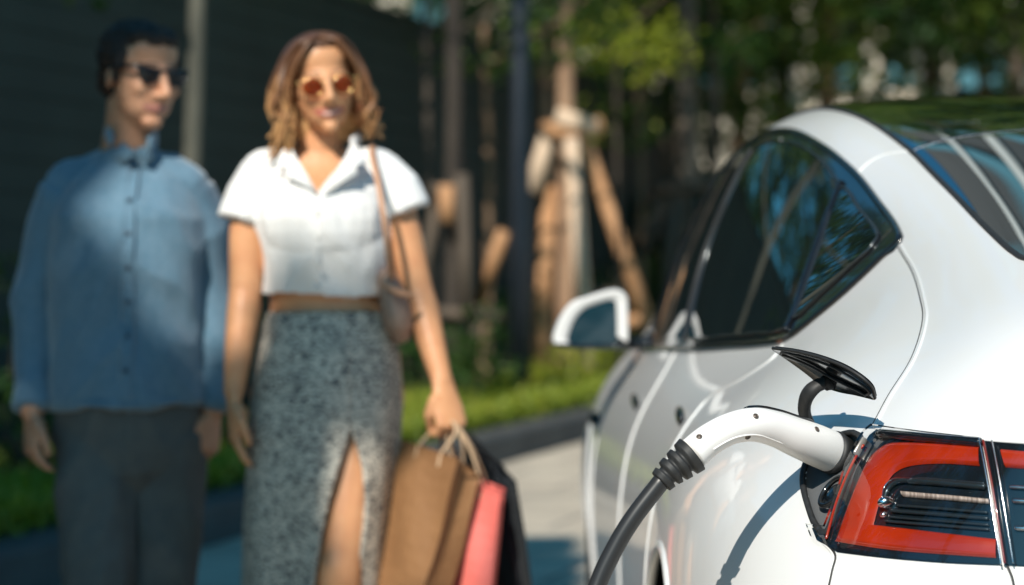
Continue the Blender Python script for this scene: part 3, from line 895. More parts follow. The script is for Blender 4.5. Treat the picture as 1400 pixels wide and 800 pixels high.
strip('planting_bed', -30, 45, .19, 3.0, .14, mat('dark_soil', (.035, .028, .018), rough=.95, color2=(.05, .045, .02), vscale=4, bump=.5, bscale=20), 1)
strip('lawn', -30, 70, 3.3, 60, .02, mat('dark_green_lawn', (.04, .07, .02), rough=.95, color2=(.06, .09, .025), vscale=1.2), 4)  # dark green grass colour with random tone

# --- garden wall of dark panels
def wall_mat():
    m = bpy.data.materials.new('dark_wall_panels'); m.use_nodes = True
    nt = m.node_tree; b = nt.nodes['Principled BSDF']; b.inputs['Roughness'].default_value = .7
    tc = nt.nodes.new('ShaderNodeTexCoord'); sp = nt.nodes.new('ShaderNodeSeparateXYZ'); nt.links.new(tc.outputs['Object'], sp.inputs[0])
    n = nt.nodes.new('ShaderNodeTexNoise'); n.inputs['Scale'].default_value = 1.2; n.inputs['Detail'].default_value = 8
    nt.links.new(tc.outputs['Object'], n.inputs['Vector'])
    rp = nt.nodes.new('ShaderNodeValToRGB'); rp.color_ramp.elements[0].position = .3; rp.color_ramp.elements[0].color = (.018, .034, .032, 1)
    rp.color_ramp.elements[1].position = .7; rp.color_ramp.elements[1].color = (.030, .050, .046, 1)
    nt.links.new(n.outputs['Fac'], rp.inputs[0]); nt.links.new(rp.outputs[0], b.inputs['Base Color'])
    return m
WALL = thing('garden_wall', 'tall dark slate coloured garden wall behind the planting and the two walkers', 'wall', K(0, 3.15))
WM = wall_mat()
b = MB()
for i in range(17):          # courses with real shadow gaps
    z0 = .0 + i*.2; z1 = z0 + .19
    A = [K(-20, 3.0), K(25.5, 3.0), K(25.5, 3.25), K(-20, 3.25)]
    ins = 0.0
    V = [p - K(0, 3.15) + Vector((0, 0, z)) for z in (z0, z1) for p in A]
    b.add(V, [(0, 3, 2, 1), (4, 5, 6, 7), (0, 1, 5, 4), (1, 2, 6, 5), (2, 3, 7, 6), (3, 0, 4, 7)])
A = [K(-20, 3.02), K(25.4, 3.02), K(25.4, 3.23), K(-20, 3.23)]
V = [p - K(0, 3.15) + Vector((0, 0, z)) for z in (-.02, 3.38) for p in A]
b.add(V, [(0, 3, 2, 1), (4, 5, 6, 7), (0, 1, 5, 4), (1, 2, 6, 5), (2, 3, 7, 6), (3, 0, 4, 7)])
b.build('wall_panels', WM, WALL, smooth=False)
b = MB()
A = [K(-20, 2.96), K(25.5, 2.96), K(25.5, 3.29), K(-20, 3.29)]
V = [p - K(0, 3.15) + Vector((0, 0, z)) for z in (3.392, 3.44) for p in A]
b.add(V, [(0, 3, 2, 1), (4, 5, 6, 7), (0, 1, 5, 4), (1, 2, 6, 5), (2, 3, 7, 6), (3, 0, 4, 7)])
b.build('coping', WM, WALL, smooth=False)

# ------------------------------------------------------------------ foliage
def leaves(centres, size, rng, flat=.55, droop=.25):
    """small pointed leaf faces, one per centre (two triangles bent along the midrib)"""
    n = len(centres)
    a = rng.uniform(0, 2*PI, n); el = rng.normal(-droop, .55, n)
    d = np.stack([np.cos(a)*np.cos(el), np.sin(a)*np.cos(el), np.sin(el)], 1)
    up = rng.normal(0, .6, (n, 3)); up[:, 2] += 1.0
    s = np.cross(d, up); s /= np.linalg.norm(s, axis=1, keepdims=True) + 1e-9
    nn = np.cross(s, d)
    L = size*rng.uniform(.65, 1.25, n)[:, None]; W = L*flat*.5
    c = np.asarray(centres)
    v0 = c - d*L*.5; v1 = c + s*W + nn*W*.35; v2 = c + d*L*.5; v3 = c - s*W + nn*W*.35
    V = np.stack([v0, v1, v2, v3], 1).reshape(-1, 3)
    return V, n
def leaf_mesh(name, centres, size, m, rng, flat=.55, droop=.25):
    V, n = leaves(centres, size, rng, flat, droop)
    me = bpy.data.meshes.new(name)
    me.vertices.add(4*n); me.vertices.foreach_set('co', V.astype(np.float32).ravel())
    me.loops.add(6*n); me.polygons.add(2*n)
    i = np.arange(n)*4
    me.loops.foreach_set('vertex_index', np.stack([i, i+1, i+2, i, i+2, i+3], 1).ravel().astype(np.int32))
    me.polygons.foreach_set('loop_start', (np.arange(2*n)*3).astype(np.int32))
    try: me.polygons.foreach_set('loop_total', np.full(2*n, 3, np.int32))
    except Exception: pass
    me.update(calc_edges=True); me.validate()
    me.materials.append(m)
    return me
def clump_points(clumps, per, rng):
    out = []
    for (x, y, z, r) in clumps:
        k = max(5, int(per*(r/.5)**2))
        q = rng.normal(0, 1, (k, 3)); q /= np.linalg.norm(q, axis=1, keepdims=True)
        rad = r*rng.uniform(.25, 1.0, (k, 1))**.6
        out.append(np.array([x, y, z]) + q*rad*np.array([1, 1, .62]))
    return np.concatenate(out)

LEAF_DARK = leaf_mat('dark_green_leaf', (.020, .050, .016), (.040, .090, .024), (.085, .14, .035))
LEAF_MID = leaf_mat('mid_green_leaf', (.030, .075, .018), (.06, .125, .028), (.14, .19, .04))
LEAF_GROVE = leaf_mat('grove_leaf', (.075, .13, .024), (.15, .21, .04), (.28, .31, .065), trans=.35)  # leaf colour lightened to stand in for sunlit foliage
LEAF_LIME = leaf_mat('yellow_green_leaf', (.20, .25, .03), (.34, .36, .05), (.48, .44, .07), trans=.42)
BARK = mat('grey_brown_bark', (.10, .078, .058), rough=.9, color2=(.21, .165, .125), vscale=9, bump=.8, bscale=22, stretch=(1, 1, .3), color3=(.08, .06, .05), v3scale=5)
BARK_DARK = mat('dark_bark', (.048, .038, .031), rough=.9, color2=(.10, .078, .06), vscale=8, bump=.8, bscale=22, stretch=(1, 1, .3))
BARK_SHADE = mat('shade_dark_bark', (.026, .021, .017), rough=.9, color2=(.06, .048, .038), vscale=8, bump=.8, bscale=22, stretch=(1, 1, .3))  # bark colour darkened to stand in for shade on the trunk
BARK_WARM = mat('warm_brown_bark', (.24, .14, .085), rough=.9, color2=(.38, .25, .16), vscale=8, bump=.8, bscale=22, stretch=(1, 1, .3))
BARK_PALE = mat('pale_grey_bark', (.07, .07, .055), rough=.85, color2=(.135, .13, .10), vscale=7, bump=.6, bscale=22, stretch=(1, 1, .3))

def trunk_shape(mb, h, r, lean, rs, limbs=5, fork=None, limb_from=.45):
    P = []; k = 9
    for i in range(k+1):
        t = i/k
        P.append((lean[0]*t*h + .05*h*.12*math.sin(t*5+rs.random()), lean[1]*t*h + .03*h*.12*math.sin(t*4+1), h*t))
    P = smooth_path(P, 3); m = len(P)
    mb.tube([Vector(p) - Vector((0, 0, .1)) if i == 0 else p for i, p in enumerate(P)], [r*(1.35 - .45*min(1, i/(m*.08)))*(1-.62*i/(m-1)) for i in range(m)], 10)
    tips = []
    for j in range(limbs):
        i = int(m*(limb_from + (.93-limb_from)*j/max(1, limbs-1))); p = Vector(P[min(i, m-1)])
        a = j*2.4 + rs.uniform(-.4, .4); L = h*rs.uniform(.22, .36)
        d = Vector((math.cos(a), math.sin(a), rs.uniform(.15, .7))).normalized()
        q = [p, p + d*L*.35 + Vector((0, 0, .05)), p + d*L*.7 + Vector((0, 0, .12*L)), p + d*L + Vector((0, 0, .16*L))]
        rr = r*.42*(1-.4*j/limbs)
        mb.tube(smooth_path(q, 3), [rr*(1-.8*x/9) for x in range(10)], 7)
        tips += q[1:]
    return P, tips

CROWNS = {}
def crown_points(key, h, rad, base, rs, rng, n_cl, per, low=0):
    cl = []
    for i in range(n_cl):
        a = rs.uniform(0, 6.283); t = rs.random(); z = base + (h-base)*t
        prof = math.sin(PI*min(1, .14 + .86*t))**.7
        r = rad*prof*rs.uniform(.15, 1.0)**.5
        cl.append((r*math.cos(a), r*math.sin(a), z, rs.uniform(.28, .62)))
    return clump_points(cl, per, rng)

def tree(name, label, loc, h, r, crown_rad, crown_base, bark, leaf, seed, group, lean=(0, 0), n_cl=70, per=70, limbs=6, leaf_size=.10, extra=None, limb_from=.45, carve=None):
    rs = random.Random(seed); rng = np.random.default_rng(seed)
    t = thing(name, label, 'tree', loc, 0, group)
    b = MB(); P, tips = trunk_shape(b, h*.93, r, lean, rs, limbs, limb_from=limb_from)
    b.build('trunk', bark, t)
    if n_cl:
        pts = crown_points(None, h, crown_rad, crown_base, rs, rng, n_cl, per)
        pts[:, 0] += lean[0]*pts[:, 2]; pts[:, 1] += lean[1]*pts[:, 2]
        if extra is not None: pts = np.concatenate([pts, clump_points(extra, per, rng)])
        if carve is not None: pts = pts[carve(pts + np.array(loc))]
        me = leaf_mesh('crown', pts, leaf_size, leaf, rng)
        link_mesh('crown', me, None, t, smooth=False)
    return t
def px_on(px, o):
    """where the bearing px meets the line o metres behind the kerb"""
    k = (px-700)/3306.0
    # KP.x+KU.x t+KN.x o = k (KP.y+KU.y t+KN.y o)
    return (k*(KP.y+KN.y*o) - KP.x - KN.x*o)/(KU.x - k*KU.y)
def bed(px, o): return K(px_on(px, o), o, .14)
def bed_scale(px, o): return 3306.0/bed(px, o).y

def sun_fleck(gaps):
    """leaves that would shade these places are left out: the crown has a hole there"""
    D = np.array(SUN_D)
    def keep(P):
        k = np.ones(len(P), bool)
        for (c, r) in gaps:
            d = P - np.array(c); along = d @ D; perp = np.linalg.norm(d - along[:, None]*D, axis=1)
            k &= ~((perp < r) & (along > .9))
        return k
    return keep
LIME_AT = K(px_on(846, .5), .5, 2.75)
FLECKS = sun_fleck([(LIME_AT, .75), (K(px_on(800, 1.0), 1.0, .5), .42), (K(px_on(796, 1.0), 1.0, 1.2), .42), (K(px_on(790, 1.0), 1.0, 1.9), .4), (K(px_on(850, .9), .9, 1.2), .45), (K(px_on(820, .9), .9, 2.0), .4), (K(px_on(745, 1.0), 1.0, 1.0), .35), (K(px_on(800, 1.1), 1.1, 2.35), .4), (K(px_on(690, .6), .6, .25), 1.0), (K(px_on(735, .6), .6, .25), 1.1), (K(px_on(785, .6), .6, .25), 1.2), (Vector((.0, 11.3, 0)), .7), (Vector((.1, 13, 0)), 1.0), (Vector((.2, 15, 0)), .9), (K(px_on(640, .9), .9, .6), .6), (K(px_on(600, 1.2), 1.2, .6), .6), (K(px_on(650, 1.0), 1.0, 2.6), .5), (K(px_on(720, 1.3), 1.3, 2.85), .5),
                    (K(px_on(752, 1.0), 1.0, 2.3), .28), (K(px_on(612, 1.2), 1.2, 1.75), .16)])
GT = 'trees along the kerb'
p1 = bed(238, 1.25)
T1 = tree('street_tree', 'slender pale grey young tree forking above the man\'s head', p1, 7.6, .062, 2.3, 3.0, BARK_PALE, LEAF_MID, 11, GT, lean=(.035, 0), n_cl=95, per=70, limbs=5, leaf_size=.12, carve=FLECKS,
          extra=[(-.55, .2, 2.55, .30), (-.85, .0, 2.6, .26), (-.7, -.3, 2.75, .3)], limb_from=.36)
p2 = bed(612, 1.3)
T2 = tree('street_tree', 'grey brown tree with a low dark stake frame, right of the woman', p2, 8.4, .085, 2.5, 3.4, BARK_SHADE, LEAF_GROVE, 12, GT, n_cl=120, per=75, leaf_size=.12, carve=FLECKS,
          extra=[(.2, -.3, 2.75, .40), (.65, -.2, 2.6, .4), (.4, .2, 2.45, .3), (.95, 0, 2.8, .35)])
p3 = bed(768, 1.3)
T3 = tree('street_tree', 'tree held by a frame of pale and orange brown wooden props', p3, 8.8, .10, 2.7, 3.5, BARK_WARM, LEAF_GROVE, 13, GT, n_cl=120, per=75, leaf_size=.12, carve=FLECKS,
          extra=[(-.4, -.3, 2.75, .40), (-.9, -.1, 2.85, .4)])
p4 = bed(934, 1.2)
T4 = tree('street_tree', 'thick grey trunk with short dark props, seen over the car mirror', p4, 9.8, .155, 2.9, 3.2, BARK, LEAF_MID, 14, GT, n_cl=120, per=75, leaf_size=.12, carve=FLECKS, extra=[(-1.0, -.3, 2.9, .5), (-.6, -.4, 2.4, .45), (.5, .1, 3.2, .5)])

# lime-leaved branch in the sun: a young tree between the props and the thick trunk
p5 = K(px_on(846, .5), .5, .14)
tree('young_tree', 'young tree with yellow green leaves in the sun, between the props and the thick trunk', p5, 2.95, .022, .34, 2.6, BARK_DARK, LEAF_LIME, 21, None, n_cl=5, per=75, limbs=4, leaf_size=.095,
     extra=[(.1, -.1, 2.75, .22), (.28, -.05, 2.82, .2), (-.25, 0, 2.68, .2), (.2, 0, 2.55, .12)])

# --- wooden props round the trees
PINE = mat('pale_wooden_prop', (.58, .43, .30), rough=.8, color2=(.66, .51, .38), vscale=8, bump=.3, bscale=25, stretch=(1, 1, .2))
ORNG = mat('orange_brown_wooden_prop', (.42, .215, .10), rough=.8, color2=(.52, .29, .15), vscale=8, bump=.3, bscale=25, stretch=(1, 1, .2))
GREYW = mat('weathered_wooden_prop', (.075, .058, .043), rough=.85, color2=(.13, .10, .075), vscale=8, bump=.3, bscale=25, stretch=(1, 1, .2))
def props(label, base, sc, poles, bars, name='tree_support'):
    t = thing(name, label, 'tree support', base, 0, 'wooden props round the trees')
    for (a, c, r, m) in poles:
        b = MB(); b.tube([Vector(a), Vector(c)], [r, r*.92], 10, round_cap=False); b.build('prop_pole', m, t)
    for (a, c, r, m) in bars:
        b = MB(); b.tube([Vector(a), Vector(c)], [r, r], 8, round_cap=False); b.build('cross_bar', m, t)
    return t
s3 = bed_scale(768, 1.3)
def q3(px, py, dy=0): return Vector(((px-768)/s3, dy, (CAM_H - .14) + (370-py)/s3))
props('wooden props with one pale and one orange brown pole leaning on the tree', p3, s3,
      [(q3(803, 521, -.45), q3(781, 190, -.10), .066, PINE), (q3(879, 430, -.30), q3(800, 196, -.06), .062, ORNG), (q3(738, 512, -.15), q3(752, 255, .05), .075, ORNG), (q3(726, 262, -.12), q3(752, 178, -.05), .075, PINE)],
      [(q3(884, 434, -.31), q3(838, 444, -.20), .055, ORNG), (q3(742, 182, -.08), q3(822, 172, .0), .085, ORNG), (q3(760, 160, -.12), q3(812, 176, -.05), .08, PINE), (q3(735, 395, .05), q3(850, 405, .1), .05, GREYW)])
s2 = bed_scale(612, 1.3)
def q2(px, py, dy=0): return Vector(((px-612)/s2, dy, (CAM_H - .14) + (370-py)/s2))
props('weathered grey props around the tree right of the woman', p2, s2,
      [(q2(688, 318, -.1), q2(655, 415, .2), .05, ORNG), (q2(655, 415, .2), q2(640, 520, .2), .045, GREYW), (q2(632, 240, -.15), q2(640, 430, -.25), .05, GREYW), (q2(570, 430, .1), q2(600, 260, 0), .045, GREYW), (q2(611, 255, -.14), q2(613, 305, -.16), .062, ORNG)],  # short orange piece on the trunk stands in for its sun patch
      [(q2(575, 425, -.1), q2(690, 435, -.1), .045, GREYW), (q2(590, 262, -.12), q2(640, 258, -.12), .05, GREYW)])
s4 = bed_scale(934, 1.2)
def q4(px, py, dy=0): return Vector(((px-934)/s4, dy, (CAM_H - .14) + (370-py)/s4))
props('dark grey props on the thick trunk over the car mirror', p4, s4,
      [(q4(878, 345, -.2), q4(912, 250, 0), .06, GREYW), (q4(905, 440, -.3), q4(925, 250, -.1), .07, GREYW), (q4(985, 420, -.2), q4(945, 255, -.05), .07, GREYW)],
      [(q4(890, 262, -.15), q4(975, 250, -.15), .06, GREYW)])

# --- thin young trees between the propped ones
for i, (px, o, h, r, bk, lab) in enumerate([(583, 1.9, 6.5, .045, BARK_DARK, 'thin dark trunk just left of the low stake frame'), (662, 2.2, 6.8, .05, BARK_WARM, 'thin brown trunk left of the lamp post'),
        (744, 1.9, 6.5, .06, BARK_WARM, 'brown trunk close behind the left props'), (838, 2.3, 7, .05, BARK_DARK, 'thin dark trunk seen through the orange brown props'), (872, 1.8, 7, .045, BARK_WARM, 'thin warm trunk between the props and the thick trunk'),
        (905, 2.4, 7, .05, BARK_DARK, 'thin dark trunk left of the thick trunk')]):
    tree('young_tree', lab, bed(px, o), h, r, 1.5, 3.4, bk, LEAF_DARK, 600+i, 'thin young trees between the propped trees', n_cl=40, per=60, limbs=4, leaf_size=.12, carve=FLECKS)

# --- lamp post
pl = bed(712, .75)
LP = thing('lamp_post', 'dark blue grey lamp post standing on the planting bed in front of the props', 'lamp post', pl)
PAINT = mat('dark_blue_grey_paint', (.020, .027, .038), rough=.45, color2=(.028, .034, .045), vscale=3)
b = MB(); b.tube([(0, 0, 0), (0, 0, 1.2), (0, 0, 3.2), (0, 0, 6.2)], [.070, .068, .064, .052], 20, round_cap=False); b.build('post', PAINT, LP)
b = MB(); b.tube([(0, 0, 0), (0, 0, .05), (0, 0, .10)], [.13, .12, .075], 20, round_cap=False); b.build('base_flange', PAINT, LP)
b = MB(); b.tube([(0, 0, 6.1), (.05, -.1, 6.35), (.25, -.5, 6.5), (.4, -.8, 6.5)], [.045, .04, .035, .035], 10); b.build('arm', PAINT, LP)
b = MB(); b.tube([(.36, -.72, 6.49), (.42, -.9, 6.5), (.52, -1.15, 6.48)], [.05, .11, .07], 12, flat=.4, up=(1, 0, 0)); b.build('lamp_head', PAINT, LP)

# --- shrubs in the bed: every one a thing
def shrub(label, px, o, h, w, leaf, seed, n_cl=16, per=90, ls=.065, group='shrubs in the planting bed'):
    rs = random.Random(seed); rng = np.random.default_rng(seed)
    t = thing('shrub', label, 'shrub', bed(px, o), 0, group)
    cl = []
    for i in range(n_cl):
        a = rs.uniform(0, 6.28); z = h*rs.uniform(.18, .86); rr = w*.5*math.sqrt(max(0, 1-((z/h-.4)/.75)**2))*rs.uniform(.2, .95)
        cl.append((rr*math.cos(a), rr*math.sin(a), z, rs.uniform(.13, .22)*max(w, .6)))
    link_mesh('foliage', leaf_mesh('foliage', clump_points(cl, per*3, rng), ls, leaf, rng, droop=-.1), None, t, smooth=False)
    b = MB()
    for k in range(5):
        a = k*1.26; b.tube([(0, 0, -.02), (.1*w*math.cos(a), .1*w*math.sin(a), h*.3), (.3*w*math.cos(a), .3*w*math.sin(a), h*.62)], [.014, .011, .006], 6)
    b.build('stem', BARK_DARK, t)
SHRUBS = [
 ('dark leafy shrub at the left edge of the picture, beside the man\'s sleeve', 8, 1.5, 1.15, 1.15, LEAF_DARK, 31),
 ('low shrub with lit leaves left of the man\'s hand', 48, .95, .62, .75, LEAF_MID, 32),
 ('dark shrub showing between the man\'s legs', 150, 1.2, .8, 1.0, LEAF_DARK, 33),
 ('green shrub in the gap between the man and the woman', 300, 1.3, .95, .95, LEAF_DARK, 34),
 ('low bright shrub at the kerb between the man and the woman', 305, .6, .34, .55, LEAF_MID, 35),
 ('dark tall shrub behind the woman\'s hip', 420, 1.9, 1.2, 1.4, LEAF_DARK, 36),
 ('rounded green shrub behind the woman\'s bag arm', 585, 1.4, .80, 1.2, LEAF_MID, 37),
 ('sunlit rounded shrub beside the woman\'s hand', 640, 1.05, .62, .9, LEAF_MID, 38),
 ('dark shrub at the foot of the wall behind the props', 690, 2.3, .9, 1.5, LEAF_DARK, 39),
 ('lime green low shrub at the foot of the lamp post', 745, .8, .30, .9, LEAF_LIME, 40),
 ('dark shrub under the orange brown prop', 830, 2.2, 1.1, 1.6, LEAF_DARK, 41),
 ('dark shrub behind the car mirror', 905, 2.2, 1.2, 1.7, LEAF_DARK, 42),
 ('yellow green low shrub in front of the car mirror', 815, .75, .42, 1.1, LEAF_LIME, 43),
]
for a in SHRUBS: shrub(*a)

# --- grass and ground cover: too many blades to count
rng = np.random.default_rng(77)
n = 26000
tt = rng.uniform(-4, 16, n); oo = .22 + 1.35*rng.random(n)**1.4
dens = np.array([noise.noise(Vector((a*.9, b_*1.6, 3.1))) for a, b_ in zip(tt, oo)])
k = dens > -.22; tt = tt[k]; oo = oo[k]
C = np.array([K(a, b_, .14 + .05) for a, b_ in zip(tt, oo)]); C[:, 2] += rng.uniform(0, .10, len(C))
o = link_mesh('ground_cover', leaf_mesh('ground_cover', C, .12, leaf_mat('grass_blades', (.18, .25, .035), (.33, .36, .05), (.46, .43, .08), trans=.4), rng, flat=.22, droop=-.7), None, None, smooth=False)
tag(o, 'short bright grass along the kerb', kind='stuff')

# ------------------------------------------------------------------ grove to the right and beyond the wall
GG = 'trees of the grove behind the car'
grove = [  # bearing px, distance, trunk radius, height, bark, leaf, crown base, label
 (968, 27.5, .10, 9, BARK, LEAF_DARK, 4.2, 'slim grey grove trunk just right of the thick propped trunk'),
 (1004, 30, .13, 10, BARK_WARM, LEAF_DARK, 5.6, 'warm brown grove trunk left of the arched car roof'),
 (1063, 33, .15, 10, BARK_DARK, LEAF_DARK, 5.8, 'dark grove trunk above the arch of the car roof'),
 (1122, 29, .15, 10, BARK_WARM, LEAF_DARK, 5.2, 'reddish brown grove trunk above the car roof'),
 (1165, 35, .12, 10, BARK_DARK, LEAF_DARK, 4.8, 'thin dark grove trunk behind the reddish brown one'),
 (1266, 30, .13, 10, BARK_DARK, LEAF_MID, 4.6, 'straight dark grove trunk in front of the orange facade'),
 (1340, 34, .11, 10, BARK_WARM, LEAF_MID, 4.5, 'thin brown grove trunk at the right of the facade'),
 (1385, 28, .10, 9, BARK_DARK, LEAF_MID, 4.0, 'slender grove trunk at the right edge of the picture'),
 (880, 34, .13, 9, BARK_DARK, LEAF_DARK, 3.4, 'dark grove trunk left of the thick propped trunk'),
 (1500, 27, .14, 10, BARK_DARK, LEAF_MID, 4.2, 'grove tree beyond the right edge, its crown mirrored in the car roof'),
 (1720, 29, .14, 10, BARK_DARK, LEAF_MID, 4.2, 'grove tree far out on the right, its crown mirrored in the rear glass'),
]
for i, (px, Y, r, h, bk, lf, cb, lab) in enumerate(grove):
    extra = []
    rs = random.Random(100+i)
    for j in range(7 if 990 < px < 1140 else 15):
        extra.append((rs.uniform(-1.6, 1.6), rs.uniform(-.8, .8), rs.uniform(2.7, 4.6), rs.uniform(.25, .55)))
    tree('grove_tree', lab, ((px-700)/3306*Y, Y, 0), h+(3.6 if 990 < px < 1300 else 2.4), r, 3.1, cb-.4, bk, LEAF_DARK if i % 4 == 3 else LEAF_GROVE, 200+i, GG, n_cl=220, per=60, leaf_size=.17, extra=extra, limbs=7)
GW = 'trees beyond the garden wall'
beyond = [(-300, 27, 9.5, 'dark tree beyond the wall, out on the left, mirrored in the side windows'), (-560, 28, 9.5, 'dark tree beyond the wall, far out on the left, mirrored in the rear quarter glass'), (-70, 24, 9, 'dark tree beyond the wall at the left edge'), (130, 27, 10, 'dark tree beyond the wall above the man'), (330, 25, 9.5, 'dense tree beyond the wall between the two heads'),
          (640, 38, 9, 'tree beyond the wall above the low stake frame'), (500, 31, 8.5, 'tree with sunny gaps beyond the wall, right of the woman\'s hair'), (720, 39, 9, 'large dark tree far beyond the propped tree'),
          (845, 38, 8.5, 'far dark tree behind the lime leaves')]
for i, (px, Y, h, lab) in enumerate(beyond):
    tree('garden_tree', lab, ((px-700)/3306*Y, Y, 0), h, .16, 3.0, 2.6, BARK_DARK, LEAF_DARK if i != 6 else LEAF_MID, 300+i, GW, n_cl=150 if i not in (5, 6) else 38, per=65, leaf_size=.16, limbs=6)
# understorey shrubs that close the view between the trunks
GU = 'tall bushes under the grove'
under = [(865, 31, 2.3, 3.0, 'tall dark bush behind the lime leaves and the car mirror'), (960, 36, 2.7, 3.4, 'tall dark bush between the grey grove trunks'), (1035, 40, 3.0, 3.6, 'tall dark bush left of the arched roof'),
         (1110, 38, 3.1, 3.4, 'tall dark bush behind the reddish brown trunk'), (1180, 42, 2.8, 3.2, 'tall dark bush left of the facade')]
for i, (px, Y, h, w, lab) in enumerate(under):
    rs = random.Random(400+i); rng = np.random.default_rng(400+i)
    t = thing('bush', lab, 'bush', ((px-700)/3306*Y, Y, 0), 0, GU)
    cl = [(rs.uniform(-.5, .5)*w, rs.uniform(-.4, .4)*w*.6, h*rs.uniform(.1, .9), rs.uniform(.3, .55)) for _ in range(46)]
    link_mesh('foliage', leaf_mesh('foliage', clump_points(cl, 110, rng), .16, LEAF_DARK, rng), None, t, smooth=False)
    b = MB()
    for k in range(4): b.tube([(0, 0, -.05), (.2*math.cos(k*1.6), .2*math.sin(k*1.6), h*.35), (.5*math.cos(k*1.6), .5*math.sin(k*1.6), h*.7)], [.04, .03, .015], 6)
    b.build('stem', BARK_DARK, t)

# ------------------------------------------------------------------ buildings beyond
PALE = mat('pale_rendered_wall', (.66, .58, .47), rough=.9, color2=(.60, .53, .43), vscale=1.5)
WINB = mat('blue_window_glass', (.10, .24, .30), rough=.12, spec=.8, coat=.5)
TERRA = mat('terracotta_cladding', (.46, .17, .085), rough=.8, color2=(.38, .13, .06), vscale=2)
LOUV = mat('dark_louvre_band', (.030, .037, .040), rough=.5)
WHITEC = mat('white_steel_column', (.75, .75, .74), rough=.45)
def block(name, label, x0, x1, y0, y1, h):
    t = thing(name, label, 'building', ((x0+x1)/2, (y0+y1)/2, 0))
    return t, (x1-x0)/2, (y1-y0)/2
# pale house added beyond the garden wall to give bright cream between the leaves
HB, hx, hy = block('backdrop_house', 'pale cream house added beyond the garden wall as a bright backdrop between the leaves', -12, .6, 50, 60, 9)
b = MB(); b.box((-hx, -hy, -.05), (hx, hy, 8.6)); b.build('wall', PALE, HB, smooth=False)
b = MB(); b.box((-hx-.3, -hy-.4, 8.61), (hx+.2, hy+.4, 9.0)); b.build('roof', mat('grey_roof', (.12, .12, .12), rough=.8), HB, smooth=False)
for fl in range(2):
    for i in range(4):
        x = -hx + 1.2 + i*2.9; z = 2.0 + fl*3.4
        b = MB(); b.box((x, -hy-.03, z), (x+1.1, -hy+.02, z+1.5)); b.build('window', WINB, HB, smooth=False)
# tower with banded facade, its plinth clad in terracotta
TB, hx, hy = block('office_tower', 'office tower with banded glass facade, its foot half cream and half orange terracotta', 1.0, 40, 46, 62, 52)
b = MB(); b.box((-hx, -hy, -.05), (-hx+7.4, hy, 4.55)); b.build('pale_plinth', PALE, TB, smooth=False)
b = MB(); b.box((-hx+7.41, -hy, -.05), (hx, hy, 4.05)); b.build('terracotta_plinth', TERRA, TB, smooth=False)
b = MB(); b.box((-hx+.25, -hy+.25, 4.56), (hx-.25, hy-.25, 52)); b.build('core_wall', LOUV, TB, smooth=False)
for i in range(20):
    z = 4.62 + i*2.35
    b = MB(); b.box((-hx+.05, -hy+.05, z), (hx-.05, -hy+.24, z+.5)); b.build('window_band', WINB, TB, smooth=False)
for i in range(14):
    x = -hx + .3 + i*1.35
    b = MB(); b.box((x, -hy-.25, 4.57), (x+.34, -hy+.04, 8.6)); b.build('pilaster', PALE, TB, smooth=False)
for x in (5.0-20.5, 7.8-20.5):
    b = MB(); b.tube([(x, -hy-.5, 4.56), (x, -hy-.5, 51)], [.30, .30], 14, round_cap=False); b.build('white_column', WHITEC, TB)
# ================================================================== PEOPLE
SKIN_W = mat('warm_skin', (.64, .325, .165), rough=.42, subsurf=.12, color2=(.59, .28, .14), vscale=25, spec=.4)
SKIN_M = mat('fair_skin', (.60, .32, .195), rough=.45, subsurf=.12, color2=(.55, .27, .16), vscale=25, spec=.4)
LIPS = mat('lips', (.48, .13, .10), rough=.35)
LIPS_M = mat('pale_lips', (.45, .19, .15), rough=.4)
BROW = mat('dark_brow', (.07, .035, .02), rough=.8)

def head_shapes(mb, X, fem):
    """X maps head units (face towards -y, chin at z=-.5, crown at z=.5) into the figure"""
    def e(c, r, rot=None): 
        v, f = ell_data(c, r, rot, 20); mb.add([X(p) for p in v], f)
    def tb(pts, rr, n=10, flat=None):
        v, f = tube_data(pts, rr, n, flat, (1, 0, 0)); mb.add([X(p) for p in v], f)
    w = .94 if fem else 1.0
    e((0, .07, .14), (.335*w, .41, .355))
    e((0, -.09, -.08), (.295*w, .29, .40))
    e((0, -.12, -.25), ((.225 if fem else .26), .23, .21))
    e((0, -.265, -.425), ((.085 if fem else .115), .085, .07))
    for s in (-1, 1):
        e((s*.165*w, -.265, -.10), (.10, .085, .10))
        e((s*.335*w, .03, -.045), (.030, .075, .115), Matrix.Rotation(s*.35, 3, 'Z'))
        e((s*.145, -.325, .015), (.075, .045, .04))
        e((s*.05, -.405, -.168), (.036, .045, .03))
    e((0, -.300, .085), (.225*w, .065, .05))
    e((0, -.185, .235), (.25*w, .155, .20))
    tb([(0, -.36, .05), (0, -.405, -.04), (0, -.462, -.14)], [.04, .042, .05])
    e((0, -.455, -.15), (.050, .052, .042))
    up_ = .018 if fem else .008
    tb([(-.155, -.250, -.262+up_), (-.08, -.330, -.270), (0, -.352, -.272), (.08, -.330, -.270), (.155, -.250, -.262+up_)], [.010, .017, .019, .017, .010], 10, .75)
    tb([(-.14, -.265, -.275+up_), (-.07, -.332, -.308), (0, -.350, -.318), (.07, -.332, -.308), (.14, -.265, -.275+up_)], [.010, .018, .022, .018, .010], 10, .75)

